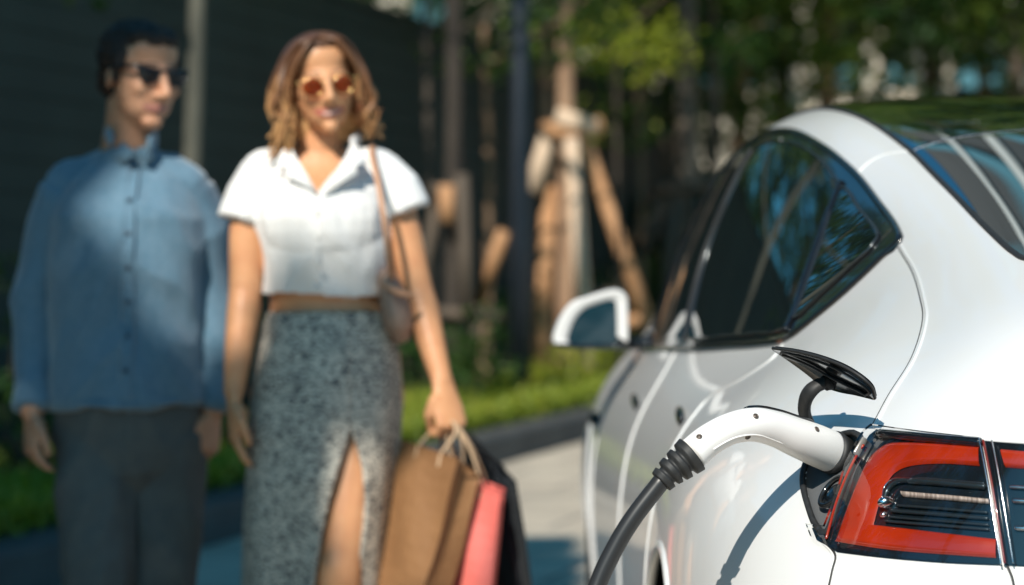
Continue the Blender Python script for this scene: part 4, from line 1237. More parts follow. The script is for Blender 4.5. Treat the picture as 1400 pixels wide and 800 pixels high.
def hand_shapes(mb, wrist, d, palm_n, thumb, size=1.0, curl=0.35, spread=.08, grip=False):
    """wrist point, finger direction d, palm facing palm_n, thumb on the side 'thumb'"""
    d = Vector(d).normalized(); pn = Vector(palm_n); pn = (pn - d*pn.dot(d)).normalized()
    th = Vector(thumb); th = (th - d*th.dot(d) - pn*th.dot(pn)).normalized()
    w = Vector(wrist); s = size
    mb.tube([w - d*.02*s, w + d*.015*s, w + d*.05*s, w + d*.088*s], [.025*s, .030*s, .039*s, .040*s], 16, flat=[.75, .55, .40, .34], up=th)
    mb.ell(w + d*.04*s + th*.022*s + pn*.008*s, (.019*s, .022*s, .024*s), None, 12)
    L = [.068, .077, .071, .056]; off = [.030, .010, -.011, -.030]; rr = [.0082, .0086, .0081, .0072]
    for k in range(4):
        base = w + d*(.080 - (.006 if k == 3 else 0))*s + th*off[k]*s
        a = (1.15 if grip else curl*(.6+.18*k)); p = base; ang = a*.55
        fd = (d + th*spread*(1.5-k)*.5).normalized()
        pts = [p]
        for sgm, frac in enumerate((.42, .33, .25)):
            v = fd*math.cos(ang) + pn*math.sin(ang)
            p = p + v*L[k]*frac*s; pts.append(p); ang += a*(1.05 if grip else .8)
        mb.tube(pts, [rr[k]*s, rr[k]*.97*s, rr[k]*.9*s, rr[k]*.72*s], 10)
    b = w + d*.030*s + th*.030*s
    if grip:
        pts = [b, b + (d*.030 + th*.012 + pn*.018)*s, b + (d*.052 + th*.000 + pn*.036)*s, b + (d*.060 - th*.020 + pn*.040)*s]
    else:
        pts = [b, b + (d*.026 + th*.018 + pn*.008)*s, b + (d*.052 + th*.022 + pn*.016)*s, b + (d*.073 + th*.020 + pn*.022)*s]
    mb.tube(pts, [.013*s, .0115*s, .0100*s, .0078*s], 10)

def foot_shapes(mb, ankle, d, size=1.0):
    d = Vector((d[0], d[1], 0)).normalized(); a = Vector(ankle); s = size
    g = Vector((a.x, a.y, 0))
    mb.tube([g - d*.055*s + Vector((0, 0, .035)), g + d*.03*s + Vector((0, 0, .045)), g + d*.11*s + Vector((0, 0, .032)), g + d*.175*s + Vector((0, 0, .022))],
            [.034*s, .038*s, .042*s, .030*s], 14, flat=[.95, 1.0, .7, .6], up=d.cross(Vector((0, 0, 1))))

def colour_face(o, X, mats, fem):
    """material per face on the head: lips and brows"""
    for m in mats: o.data.materials.append(m)
    inv = X.inv
    for p in o.data.polygons:
        c = inv @ p.center
        if c.y < -.2:
            zz = c.z + .294 - (1.6 if fem else .7)*c.x*c.x
            if fem and ((c.x/.115)**2 + (zz/.011)**2) < 1: p.material_index = 3
            elif ((c.x/.155)**2 + (zz/.045)**2) < 1 and c.y < -.23: p.material_index = 1
            elif .06 < abs(c.x) < .235 and abs(c.z - (.115 - .25*max(abs(c.x)-.15, 0))) < (.011 if fem else .016): p.material_index = 2

class HeadMap:
    def __init__(s, c, H, yaw, pitch, roll):
        s.M = Matrix.Translation(c) @ Matrix.Rotation(R(yaw), 4, 'Z') @ Matrix.Rotation(R(pitch), 4, 'X') @ Matrix.Rotation(R(roll), 4, 'Y') @ Matrix.Scale(H, 4)
        s.inv = s.M.inverted()
    def __call__(s, p): return s.M @ Vector(p)

def cloth(name, mb, voxel, sm, m, parent, amp=.006, freq=9.0, seed=0, keep=None):
    o = remeshed(name, mb, voxel, sm, m, parent)
    me = o.data
    nrms = [v.normal.copy() for v in me.vertices]
    for v, vn in zip(me.vertices, nrms):
        c = v.co; sgn = 1 if c.x > 0 else -1
        a = .45*sgn                                            # folds run from the shoulders towards the middle
        q = Vector((c.x*math.cos(a)+c.z*math.sin(a), c.y*.8, (-c.x*math.sin(a)+c.z*math.cos(a))*.34))*freq + Vector((seed, seed*.7, 0))
        t = noise.fractal(q, 1.0, 2.0, 3)
        ridge = 1.0 - abs(noise.noise(q*1.25 + Vector((3, 1, 5))))*2.6
        v.co += vn*amp*(t*.7 + ridge*.75)
    if keep is not None:
        bm = bmesh.new(); bm.from_mesh(me)
        dead = [f for f in bm.faces if not keep(f.calc_center_median())]
        bmesh.ops.delete(bm, geom=dead, context='FACES')
        bm.to_mesh(me); bm.free()
        me.polygons.foreach_set('use_smooth', [True]*len(me.polygons))
    me.update()
    return o

def slab(outline, thick_dir, m, name, parent):
    """small flap: outline of 3-D points with a thickness"""
    n = len(outline); t = Vector(thick_dir)
    V = [Vector(p) for p in outline] + [Vector(p)+t for p in outline]
    c0 = sum((Vector(p) for p in outline), Vector())/n
    V += [c0, c0 + t]
    F = [((i+1) % n, i, 2*n) for i in range(n)] + [(i+n, (i+1) % n+n, 2*n+1) for i in range(n)] + [(i, (i+1) % n, (i+1) % n+n, i+n) for i in range(n)]
    return V, F

# ------------------------------------------------------------------ the woman
WY = 5.20; WS = 3306/WY
W_LOC = Vector((-.405, WY, 0))
def wp(px, py, dy=0.0):
    s = (WY+dy)/3306
    return Vector(((px-700)*s, WY+dy, CAM_H + (370-py)*s)) - W_LOC
WOMAN = thing('person', 'smiling woman in a white cropped shirt and tweed skirt, carrying shopping bags', 'person', W_LOC)
HW = HeadMap(wp(440, 114, -.02), .216, 13, 4, -7)
b = MB(); head_shapes(b, HW, True)
nb_ = wp(436, 212, .035); nt_ = wp(440, 150, .025)
b.tube([nb_ + Vector((0, .01, -.04)), nb_, (nb_+nt_)/2, nt_], [.072, .050, .046, .047], 18)
# torso
tor = [(438,238,.03,.112,.55),(438,264,.02,.138,.62),(440,310,.02,.140,.72),(442,360,.025,.128,.74),(446,410,.03,.122,.72),(449,432,.03,.128,.74),(449,480,.035,.155,.70),(447,540,.04,.168,.68),(446,590,.04,.162,.68)]
b.tube([wp(x, y, d) for x, y, d, r, f in tor], [t[3] for t in tor], 28, flat=[t[4] for t in tor], up=(1, 0, 0))
for sx, top in ((-1, (358, 244)), (1, (519, 240))):
    b.ell(wp(top[0], top[1], .03), (.043, .043, .043), None, 14)
    b.tube([nb_ + Vector((sx*.02, .01, -.03)), wp(top[0], top[1], .03)], [.038, .036], 14)
b.ell(wp(440, 296, -.028), (.125, .088, .085), None, 24)
# arms
armL = [(352,248,.03,.042),(339,310,.02,.040),(335,395,.01,.0355),(333,425,-.005,.0365),(326,480,-.03,.030),(320,535,-.045,.0225)]
armR = [(525,246,.03,.042),(550,310,.03,.040),(569,392,.02,.0355),(577,420,.005,.0365),(590,470,-.03,.030),(604,520,-.06,.0225)]
for A in (armL, armR): b.tube(smooth_path([wp(*a[:3]) for a in A], 4), [x[0] for x in smooth_path([(a[3],) for a in A], 4)], 16)
hand_shapes(b, wp(320, 543, -.047), (.04, -.12, -1), (1, .25, 0), (.15, -1, 0), .98, curl=.42, spread=.25)
hand_shapes(b, wp(606, 527, -.064), (.22, -.25, -1), (-.55, .8, -.1), (-.75, -.5, -.2), .98, grip=True)
# legs: her left leg steps forward through the slit
legF = [(474,560,-.005,.078),(480,605,-.028,.072),(478,640,-.050,.069),(472,690,-.076,.062),(464,755,-.102,.054),(461,785,-.114,.053),(460,830,-.10,.054),(459,900,-.07,.046),(458,1000,-.04,.032),(458,1058,-.01,.032)]
legB = [(415,560,.04,.088),(408,640,.05,.080),(402,720,.06,.066),(398,785,.07,.053),(396,840,.12,.054),(394,900,.18,.044),(392,1000,.27,.031),(391,1052,.31,.031)]
for A in (legF, legB): b.tube(smooth_path([wp(*a[:3]) for a in A], 4), [x[0] for x in smooth_path([(a[3],) for a in A], 4)], 18)
foot_shapes(b, wp(458, 1070, -.01), (.05, -1)); foot_shapes(b, wp(391, 1070, .31), (-.05, -1))
bodyW = remeshed('body', b, .0036, 5, SKIN_W, WOMAN)
colour_face(bodyW, HW, [LIPS, mat('soft_brown_brow', (.20, .10, .055), rough=.8), mat('teeth', (.66, .52, .43), rough=.5)], True)

# shoes
b = MB()
for (x, d) in ((458, -.01), (391, .31)):
    a = wp(x, 1070, d); g = Vector((a.x, a.y, 0))
    b.tube([g + Vector((0, .07, .012)), g + Vector((0, -.04, .012)), g + Vector((0, -.12, .012)), g + Vector((0, -.20, .012))], [.034, .040, .045, .036], 16, flat=.3, up=(1, 0, 0))
    b.tube([g + Vector((-.045, -.10, .02)), g + Vector((0, -.10, .075)), g + Vector((.045, -.10, .02))], .010, 8)
b.build('sandals', mat('tan_leather_sandal', (.30, .17, .09), rough=.5), WOMAN)

# shirt
SHIRT = mat('white_cotton', (.80, .79, .77), rough=.85, sheen=.2, bump=.25, bscale=900)
b = MB()
st = [(438,216,.035,.070,.75),(438,234,.035,.125,.52),(439,256,.025,.150,.62),(441,300,.01,.146,.80),(443,340,.01,.137,.82),(444,380,.02,.128,.80),(445,410,.028,.128,.76)]
b.tube([wp(x, y, d) for x, y, d, r, f in st], [t[3] for t in st], 32, flat=[t[4] for t in st], up=(1, 0, 0), round_cap=False)
b.ell(wp(440, 300, -.030), (.132, .092, .115), None, 24)
for bx in (411, 468): b.ell(wp(bx, 298, -.052), (.064, .058, .085), None, 18)
for A in ([(360,240,.03,.050),(343,268,.025,.053),(332,303,.015,.053)], [(517,236,.03,.050),(540,262,.025,.053),(553,291,.02,.053)]):
    b.tube([wp(*a[:3]) for a in A], [a[3] for a in A], 22, round_cap=False)
for sx, top in ((-1, (360, 236)), (1, (517, 232))):
    b.tube([nb_ + Vector((sx*.040, .005, -.020)), wp(top[0], top[1], .03)], [.038, .045], 16)
VN = [tuple((wp(x, y)[0], wp(x, y)[2])) for x, y in [(392,150),(396,200),(416,234),(440,268),(462,234),(482,196),(486,150)]]
def keepW(c): return not (inside((c.x, c.z), VN) and c.y < .06) and c.z > wp(0, 403 + 3*math.sin(c.x*22))[2]
shirtW = cloth('cropped_shirt', b, .0045, 4, SHIRT, WOMAN, amp=.0085, freq=11, seed=3.3, keep=keepW)
for o in (shirtW,):
    md = o.modifiers.new('cloth_thickness', 'SOLIDIFY'); md.thickness = .003; md.offset = -1
# lapels and collar
b = MB()
for outl in ([(393,192,.0),(386,206,-.055),(374,226,-.075),(392,229,-.092),(389,240,-.096),(412,252,-.105),(438,270,-.108),(420,240,-.100),(404,214,-.075)],
             [(483,190,.0),(490,203,-.055),(503,222,-.075),(486,226,-.092),(489,237,-.096),(466,250,-.105),(442,270,-.108),(458,238,-.100),(473,212,-.075)]):
    v, f = slab([wp(x, y, d-.012) for x, y, d in outl], (0, .006, 0), None, '', None); b.add(v, f)
b.tube(smooth_path([wp(394,196,-.03), wp(388,188,.05), wp(412,184,.105), wp(440,183,.115), wp(466,183,.105), wp(490,187,.05), wp(482,194,-.03)], 5), .012, 10, flat=.5, up=(0, 0, 1))
b.build('collar', SHIRT, shirtW)
b = MB()
PEARL = mat('pearl_button', (.7, .68, .64), rough=.3)
for y in (292, 325, 360, 392):
    p = wp(441, y, 0); h = None
    b = MB(); b.ell(Vector((p.x, -.128 if y < 310 else -.118, p.z)), (.006, .003, .006), None, 10)
    b.build('button', PEARL, shirtW)

# skirt with its slit
TWEED = bpy.data.materials.new('black_and_cream_tweed'); TWEED.use_nodes = True
nt = TWEED.node_tree; pb = nt.nodes['Principled BSDF']; pb.inputs['Roughness'].default_value = .9; pb.inputs['Specular IOR Level'].default_value = .2
tc = nt.nodes.new('ShaderNodeTexCoord'); mp = nt.nodes.new('ShaderNodeMapping'); mp.inputs['Scale'].default_value = (92, 92, 235)
nz = nt.nodes.new('ShaderNodeTexNoise'); nz.inputs['Scale'].default_value = 1.0; nz.inputs['Detail'].default_value = 3
rp = nt.nodes.new('ShaderNodeValToRGB'); rp.color_ramp.elements[0].position = .39; rp.color_ramp.elements[0].color = (.045, .055, .065, 1)
rp.color_ramp.elements[1].position = .56; rp.color_ramp.elements[1].color = (.66, .60, .50, 1)
nz2 = nt.nodes.new('ShaderNodeTexNoise'); nz2.inputs['Scale'].default_value = 14; nz2.inputs['Detail'].default_value = 2
mx = nt.nodes.new('ShaderNodeMix'); mx.data_type = 'FLOAT'; mx.inputs['Factor'].default_value = .12
nt.links.new(tc.outputs['Object'], mp.inputs['Vector']); nt.links.new(mp.outputs['Vector'], nz.inputs['Vector']); nt.links.new(tc.outputs['Object'], nz2.inputs['Vector'])
nt.links.new(nz.outputs['Fac'], mx.inputs[2]); nt.links.new(nz2.outputs['Fac'], mx.inputs[3])
nt.links.new(mx.outputs[0], rp.inputs['Fac']); nt.links.new(rp.outputs['Color'], pb.inputs['Base Color'])
bp = nt.nodes.new('ShaderNodeBump'); bp.inputs['Strength'].default_value = .4; bp.inputs['Distance'].default_value = .004
nt.links.new(nz.outputs['Fac'], bp.inputs['Height']); nt.links.new(bp.outputs['Normal'], pb.inputs['Normal'])
SK = [(430,366,535),(440,360,538),(480,350,546),(520,344,549),(560,341,549),(600,338,547),(660,335,543),(720,332,537),(780,331,531),(840,331,526),(900,333,520),(930,334,516)]
SLIT = [(588,481,481.5),(610,473,489),(640,463,496),(680,451,499),(720,442,497),(760,435,492),(800,429,485),(860,421,477),(930,414,470)]
def interp(tab, y, k):
    ys = [t[0] for t in tab]
    return float(np.interp(y, ys, [t[k] for t in tab]))
V = []; F = []; NCOL = 120; ys = list(range(430, 932, 5)); 
for iy, y in enumerate(ys):
    xl, xr = interp(SK, y, 1), interp(SK, y, 2); cx = (xl+xr)/2; rx = (xr-xl)/2
    t = (y-430)/502
    ry = rx*(.76 + .20*min(1, t*2.2)); 
    sl_, sr_ = interp(SLIT, y, 1), interp(SLIT, y, 2)
    if y < 588: sl_ = sr_ = 481
    al = math.asin(max(-1, min(1, (sl_-cx)/rx))); ar = math.asin(max(-1, min(1, (sr_-cx)/rx)))
    for k in range(NCOL+1):
        a = ar + (al + 2*PI - ar)*k/NCOL
        fold = 1 + (.012 + .022*t)*math.sin(a*7 + t*3.0 + 1.2*math.sin(t*5)) * (1 if t > .05 else t*20)
        fold += .016*math.sin(PI*k/NCOL)*math.exp(-((y - (560 + 150*(1-(k/NCOL)) ))/26.0)**2)*(1 if k > NCOL*.72 else 0)
        px = cx + rx*fold*math.sin(a); dyy = -ry*fold*math.cos(a)/WS
        near = min(k, NCOL-k)/NCOL
        lift = -.012*math.exp(-(near/.02)**2)*min(1, max(0, (y-585)/60))
        V.append(wp(px, y, .03 + dyy*1.0 + lift - .04*t))
for i in range(len(ys)-1):
    for k in range(NCOL): F.append((i*(NCOL+1)+k, i*(NCOL+1)+k+1, (i+1)*(NCOL+1)+k+1, (i+1)*(NCOL+1)+k))
skirt = mesh('slit_skirt', V, F, TWEED, WOMAN)
md = skirt.modifiers.new('cloth_thickness', 'SOLIDIFY'); md.thickness = .004; md.offset = 1
b = MB()
wl = []
for k in range(41):
    a = 2*PI*k/40; xl, xr = 367, 534; wl.append(wp((xl+xr)/2 + (xr-xl)/2*1.01*math.sin(a), 432, .03 - (xr-xl)/2*.77*math.cos(a)/WS))
b.tube(wl, .008, 8, flat=.5, caps=False); b.build('waistband', TWEED, skirt)

# hair: a cap on the scalp and wavy locks
HAIR_W = bpy.data.materials.new('brown_hair_golden_ends'); HAIR_W.use_nodes = True
nt = HAIR_W.node_tree; pb = nt.nodes['Principled BSDF']; pb.inputs['Roughness'].default_value = .42; pb.inputs['Specular IOR Level'].default_value = .45
tc = nt.nodes.new('ShaderNodeTexCoord'); sp = nt.nodes.new('ShaderNodeSeparateXYZ'); nt.links.new(tc.outputs['Object'], sp.inputs[0])
mr = nt.nodes.new('ShaderNodeMapRange'); mr.inputs[1].default_value = 1.62; mr.inputs[2].default_value = 1.40
nt.links.new(sp.outputs['Z'], mr.inputs[0])
geo = nt.nodes.new('ShaderNodeNewGeometry')
ad = nt.nodes.new('ShaderNodeMath'); ad.operation = 'MULTIPLY_ADD'; ad.inputs[1].default_value = .5; 
nt.links.new(geo.outputs['Random Per Island'], ad.inputs[0])
sb = nt.nodes.new('ShaderNodeMath'); sb.operation = 'SUBTRACT'; sb.inputs[1].default_value = .25; nt.links.new(mr.outputs[0], sb.inputs[0]); nt.links.new(sb.outputs[0], ad.inputs[2])
rp = nt.nodes.new('ShaderNodeValToRGB'); e = rp.color_ramp.elements
e[0].position = .15; e[0].color = (.10, .045, .022, 1); e[1].position = .95; e[1].color = (.56, .31, .13, 1)
x = e.new(.55); x.color = (.24, .11, .048, 1)
nt.links.new(ad.outputs[0], rp.inputs[0]); nt.links.new(rp.outputs[0], pb.inputs['Base Color'])
rs = random.Random(5)
b = MB()
def lock(pts, r0, n=7):
    P = smooth_path([HW(p) for p in pts], 7); m = len(P)
    rad = [r0*(.45 + 1.0*math.sin(PI*min(1, (i/(m-1))*.9+.05))**.7)*(1 - .55*(i/(m-1))**3) for i in range(m)]
    b.tube(P, rad, n, flat=.42, up=HW.M.to_3x3() @ Vector((0, 1, .2)))
v, f = ell_data((0, .115, .17), (.362, .405, .350), None, 24); b.add([HW(p) for p in v], f)
v, f = ell_data((0, .20, -.10), (.31, .28, .30), None, 20); b.add([HW(p) for p in v], f)
v, f = ell_data((0, -.115, .375), (.25, .205, .115), None, 20); b.add([HW(p) for p in v], f)
v, f = ell_data((0, .17, -.30), (.40, .17, .36), None, 20); b.add([HW(p) for p in v], f)
for s in (-1, 1):
    for i in range(90):
        t = (i/89.0)**1.2; ph = rs.uniform(0, 6.28); amp = rs.uniform(.03, .085)
        y0 = -.27 + .53*t + rs.uniform(-.02, .02)           # where along the parting the lock starts
        x0 = s*.02 + .03
        z0 = .475 + (.02 if y0 < .1 else -.02) - max(0, -.06-y0)*.35
        out = (.43 if s < 0 else .39) + rs.uniform(-.05, .05)
        yb = -.17 + .43*t + rs.uniform(-.03, .03)
        end = (-.58 if s < 0 else -.46) + rs.uniform(-.16, .16)
        ex = s*((.48 if s < 0 else .44) + rs.uniform(-.10, .13))
        if t > .55: ex *= .8
        pts = [(x0, y0, z0), (s*.20, y0*.9+.0, .44 - .05*abs(y0)), (s*(.355), yb*.8, .24), (s*out, yb, .0),
               (s*(out+amp*math.sin(ph)+.02), yb+.02, -.2), (s*(out*.98+amp*math.sin(ph+1.6)), yb, -.36), (ex, yb-.02+amp, end)]
        lock(pts, rs.uniform(.006, .0115))
    for i in range(16):                                         # front locks that frame the forehead
        u = i/15; e_ = (-.56 if s < 0 else -.42) + rs.uniform(-.10, .12); w_ = rs.uniform(-.03, .05)
        lock([(s*(.0+.02*u)-.02, -.235+.06*u, .470), (s*.13, -.305+.06*u, .415), (s*(.245+.03*u), -.290+.08*u, .275), (s*(.335+.03*u), -.205+.05*u, .09),
              (s*(.385+w_), -.13, -.10), (s*(.41-w_), -.10, -.28), (s*(.42+w_*1.5), -.11, e_)], rs.uniform(.008, .012))
hairW = b.build('hair', HAIR_W, WOMAN)

# sunglasses worn by the woman: amber round lenses, gold wire
def lens_disc(X, cx, cy, cz, rx, rz, bow):
    V = []; F = []; n = 28
    for ring in (1.0, .66, .33):
        for k in range(n):
            a = 2*PI*k/n; V.append(X((cx + rx*ring*math.cos(a), cy - bow*(1-ring*ring), cz + rz*ring*math.sin(a))))
    for r_ in range(2):
        for k in range(n): F.append((r_*n+k, r_*n+(k+1) % n, (r_+1)*n+(k+1) % n, (r_+1)*n+k))
    F.append(tuple(2*n+k for k in range(n)))
    m = len(V)
    back = HW.M.to_3x3() @ Vector((0, .012, 0))
    V += [p + back for p in V]
    F += [tuple(i+m for i in reversed(f)) for f in F] + [(k, k+m, (k+1) % n+m, (k+1) % n) for k in range(n)]
    return V, F
AMBER = bpy.data.materials.new('amber_lens'); AMBER.use_nodes = True
nt = AMBER.node_tree; nt.nodes.clear()
no_ = nt.nodes.new('ShaderNodeOutputMaterial'); nx = nt.nodes.new('ShaderNodeMixShader'); n1 = nt.nodes.new('ShaderNodeBsdfTransparent'); n2 = nt.nodes.new('ShaderNodeBsdfPrincipled')
n1.inputs[0].default_value = (.75, .34, .13, 1); n2.inputs['Base Color'].default_value = (.20, .055, .014, 1); n2.inputs['Roughness'].default_value = .05
nx.inputs[0].default_value = .30; nt.links.new(n1.outputs[0], nx.inputs[1]); nt.links.new(n2.outputs[0], nx.inputs[2]); nt.links.new(nx.outputs[0], no_.inputs['Surface'])
GOLD = mat('gold_wire', (.80, .50, .20), rough=.2, metal=1)
g0 = HW((0, -.40, .0))
GLW = thing('sunglasses', 'round amber sunglasses with thin gold rims on the woman\'s face', 'sunglasses', W_LOC + g0)
XW = lambda p: HW(p) - g0
fr = MB()
for s in (-1, 1):
    V, F = lens_disc(XW, s*.152, -.388, -.025, .102, .088, .02); mesh('lens', V, F, AMBER, GLW)
    fr.tube([XW((s*.152 + .105*math.cos(a), -.390, -.025 + .091*math.sin(a))) for a in [2*PI*k/28 for k in range(29)]], .0016, 6, caps=False)
    fr.tube([XW((s*.28, -.38, .03)), XW((s*.325, -.33, .035)), XW((s*.345, -.10, .02)), XW((s*.34, .04, .0))], .0017, 6)
    fr.ell(XW((s*.29, -.375, .03)), (.004, .004, .004), None, 8)
fr.tube([XW((-.05, -.395, .0)), XW((0, -.405, .02)), XW((.05, -.395, .0))], .0016, 6)
fr.build('frame', GOLD, GLW)

# shoulder bag
BAG_LOC = wp(541, 420, .0) + W_LOC
BAG = thing('shoulder_bag', 'small taupe shoulder bag with a thin tan strap, tucked under the woman\'s arm', 'handbag', BAG_LOC)
TAUPE = mat('taupe_leather', (.36, .245, .185), rough=.5, color2=(.30, .20, .15), vscale=20, bump=.2, bscale=300)
STRAP = mat('tan_leather_strap', (.50, .27, .16), rough=.5)
bp_ = lambda x, y, d: wp(x, y, d) + W_LOC - BAG_LOC
b = MB(); b.tube([bp_(530,380,-.02), bp_(534,395,-.02), bp_(541,425,-.02), bp_(546,448,-.02), bp_(547,455,-.02)], [.020,.028,.034,.032,.024], 20, flat=[2.2,2.3,2.3,2.3,2.2], up=(1,0,0))
b.build('bag_body', TAUPE, BAG)
b = MB(); b.tube([bp_(524,388,-.09), bp_(545,400,-.105), bp_(562,404,-.085)], [.006,.008,.006], 8); b.build('flap_edge', STRAP, BAG)
b = MB()
b.tube(smooth_path([bp_(536,385,-.06), bp_(531,350,-.115), bp_(525,300,-.120), bp_(517,250,-.095), bp_(509,214,-.045), bp_(509,199,.02), bp_(512,212,.09), bp_(528,290,.11), bp_(538,385,.04)], 6), .0065, 8, flat=.35, up=(1, 0, 0))
b.build('strap', STRAP, BAG)

# shopping bags: gusseted paper bags hanging from her hand
def paper_bag(name, label, T, e1, e2, dn, m, m2, handle_m, hand):
    """T = top corner between broad face and gusset; e1 along the broad face, e2 along the gusset, dn downwards"""
    T = Vector(T); e1 = Vector(e1); e2 = Vector(e2); dn = Vector(dn)
    loc = T + e1*.5 + e2*.5 + dn
    t = thing(name, label, 'shopping bag', loc, group='shopping bags in the woman\'s hand')
    NU, NW, NH = 10, 6, 12; V = []; F = []; MI = []
    per = []
    for i in range(NU): per.append((i/NU, 0))
    for i in range(NW): per.append((1, i/NW))
    for i in range(NU): per.append((1-i/NU, 1))
    for i in range(NW): per.append((0, 1-i/NW))
    n = len(per)
    for h in range(NH+1):
        q = h/NH
        for (u, w_) in per:
            p = T + e1*u + e2*w_ + dn*q
            if u in (0, 1): p += e1.normalized()*(.020 if u == 0 else -.020)*math.sin(PI*w_)*(1-q)
            if w_ in (0, 1): p += e2.normalized()*(.008*math.sin(u*7+q*5+T.x*9)*math.sin(PI*q))
            V.append(p - loc)
    for h in range(NH):
        for i in range(n):
            F.append((h*n+i, h*n+(i+1) % n, (h+1)*n+(i+1) % n, (h+1)*n+i))
            MI.append(0)
    F.append(tuple(NH*n+i for i in range(n))); MI.append(0)
    o = mesh('bag_body', V, F, [m], t, smooth=False, mi=MI)
    md = o.modifiers.new('paper_thickness', 'SOLIDIFY'); md.thickness = .0025
    b = MB()
    for w_ in (.02, .98):
        a = T + e1*.3 + e2*w_ - loc; c = T + e1*.7 + e2*w_ - loc; k = Vector(hand) - loc
        b.tube(smooth_path([a + dn*.08, a, a*.35 + k*.65 - e1*.1, k, c*.35 + k*.65 + e1*.1, c, c + dn*.08], 5), .0035, 8)
    b.build('bag_handle', handle_m, t)
    b = MB(); b.tube([T + e1*u + e2*w_ - loc + dn*.01 for u, w_ in per] + [T + dn*.01 - loc], .0022, 6, caps=False); b.build('folded_rim', m, t)
    return t
gw = lambda x, y, d: wp(x, y, d) + W_LOC
KRAFT = mat('kraft_paper', (.27, .135, .055), rough=.7, color2=(.22, .105, .042), vscale=7, bump=.35, bscale=40)
CORAL = mat('coral_paper', (.74, .17, .14), rough=.6, color2=(.68, .14, .115), vscale=9)
INK = mat('black_paper', (.012, .015, .019), rough=.5)
CORD = mat('twisted_paper_cord', (.55, .38, .24), rough=.8)
hand = gw(619, 577, -.10)
def vec(p, q): return gw(*q) - gw(*p)
paper_bag('shopping_bag', 'brown kraft paper shopping bag, nearest to the woman\'s skirt', gw(627,627,-.17), vec((627,627,-.17),(550,601,-.02)), vec((627,627,-.17),(657,650,-.12)), vec((627,627,-.17),(566,850,-.19)), KRAFT, None, CORD, hand)
paper_bag('shopping_bag', 'coral red paper shopping bag hanging between the brown and the black one', gw(684,674,-.12), vec((684,674,-.12),(598,640,-.045)), vec((684,674,-.12),(690,668,-.03)), vec((684,674,-.12),(664,880,-.14)), CORAL, None, CORD, hand)
paper_bag('shopping_bag', 'black paper shopping bag, outermost of the bags in the woman\'s hand', gw(694,664,.0), vec((694,664,.0),(632,598,.12)), vec((694,664,.0),(706,658,.08)), vec((694,664,.0),(724,860,-.02)), INK, None, INK, hand)

# ------------------------------------------------------------------ the man
MY = 5.48
M_LOC = Vector((-.86, MY, 0))
def mp_(px, py, dy=0.0):
    s = (MY+dy)/3306
    return Vector(((px-700)*s, MY+dy, CAM_H + (370-py)*s)) - M_LOC
MAN = thing('person', 'man in a blue long-sleeved shirt and dark trousers, face turned to the woman', 'person', M_LOC)
HM = HeadMap(mp_(193, 103, -.01), .235, 43, 8, 2)
b = MB(); head_shapes(b, HM, False)
nb_ = mp_(174, 208, .045); nt_ = mp_(184, 140, .03)
b.tube([nb_ + Vector((0, .01, -.05)), nb_, (nb_+nt_)/2, nt_], [.066, .062, .060, .063], 18)
tor = [(174,246,.045,.100,.58),(174,276,.035,.148,.60),(174,330,.03,.160,.70),(174,400,.035,.148,.72),(175,470,.035,.145,.74),(177,540,.04,.152,.74),(178,590,.04,.155,.74)]
b.tube([mp_(x, y, d) for x, y, d, r, f in tor], [t[3] for t in tor], 28, flat=[t[4] for t in tor], up=(1, 0, 0))
for sx, top in ((-1, (94, 262)), (1, (254, 262))):
    b.ell(mp_(top[0], top[1]+4, .045), (.040, .040, .040), None, 14)
    b.tube([nb_ + Vector((sx*.02, .01, -.05)), mp_(top[0], top[1]+4, .045)], [.036, .036], 14)
armL = [(92,266,.045,.040),(66,330,.05,.042),(50,405,.06,.042),(47,440,.05,.042),(44,500,.03,.034),(44,562,.0,.027)]
armR = [(256,266,.055,.038),(280,330,.07,.040),(291,405,.09,.038),(293,440,.085,.038),(294,500,.07,.034),(290,560,.05,.027)]
for A in (armL, armR): b.tube(smooth_path([mp_(*a[:3]) for a in A], 4), [x[0] for x in smooth_path([(a[3],) for a in A], 4)], 16)
hand_shapes(b, mp_(44, 562, -.002), (.03, -.22, -1), (.9, .5, 0), (.45, -1, 0), 1.0, curl=.75, spread=.12)
hand_shapes(b, mp_(290, 560, .05), (-.10, -.15, -1), (-.9, .5, 0), (-.4, -1, 0), 1.02, curl=.6, spread=.1)
legL = [(134,585,.04,.092),(132,680,.0,.080),(130,760,-.04,.066),(130,800,-.05,.058),(131,860,-.02,.058),(132,950,.04,.046),(132,1020,.09,.038)]
legR = [(222,585,.04,.092),(222,680,.05,.080),(221,760,.05,.066),(220,800,.05,.058),(219,860,.09,.058),(219,950,.16,.046),(219,1010,.22,.038)]
for A in (legL, legR): b.tube(smooth_path([mp_(*a[:3]) for a in A], 4), [x[0] for x in smooth_path([(a[3],) for a in A], 4)], 18)
foot_shapes(b, mp_(132, 1030, .09), (.0, -1), 1.1); foot_shapes(b, mp_(219, 1030, .22), (.08, -1), 1.1)
bodyM = remeshed('body', b, .0038, 5, SKIN_M, MAN)
colour_face(bodyM, HM, [LIPS_M, BROW], False)
# shoes
b = MB()
for (x, d) in ((132, .09), (219, .22)):
    a = mp_(x, 1040, d); g = Vector((a.x, a.y, 0))
    b.tube([g + Vector((0, .07, .045)), g + Vector((0, -.03, .055)), g + Vector((0, -.13, .042)), g + Vector((0, -.21, .03))], [.042, .047, .050, .038], 16, flat=[1.0, 1.05, .8, .7], up=(1, 0, 0))
b.build('shoes', mat('dark_leather_shoe', (.03, .022, .018), rough=.4), MAN)
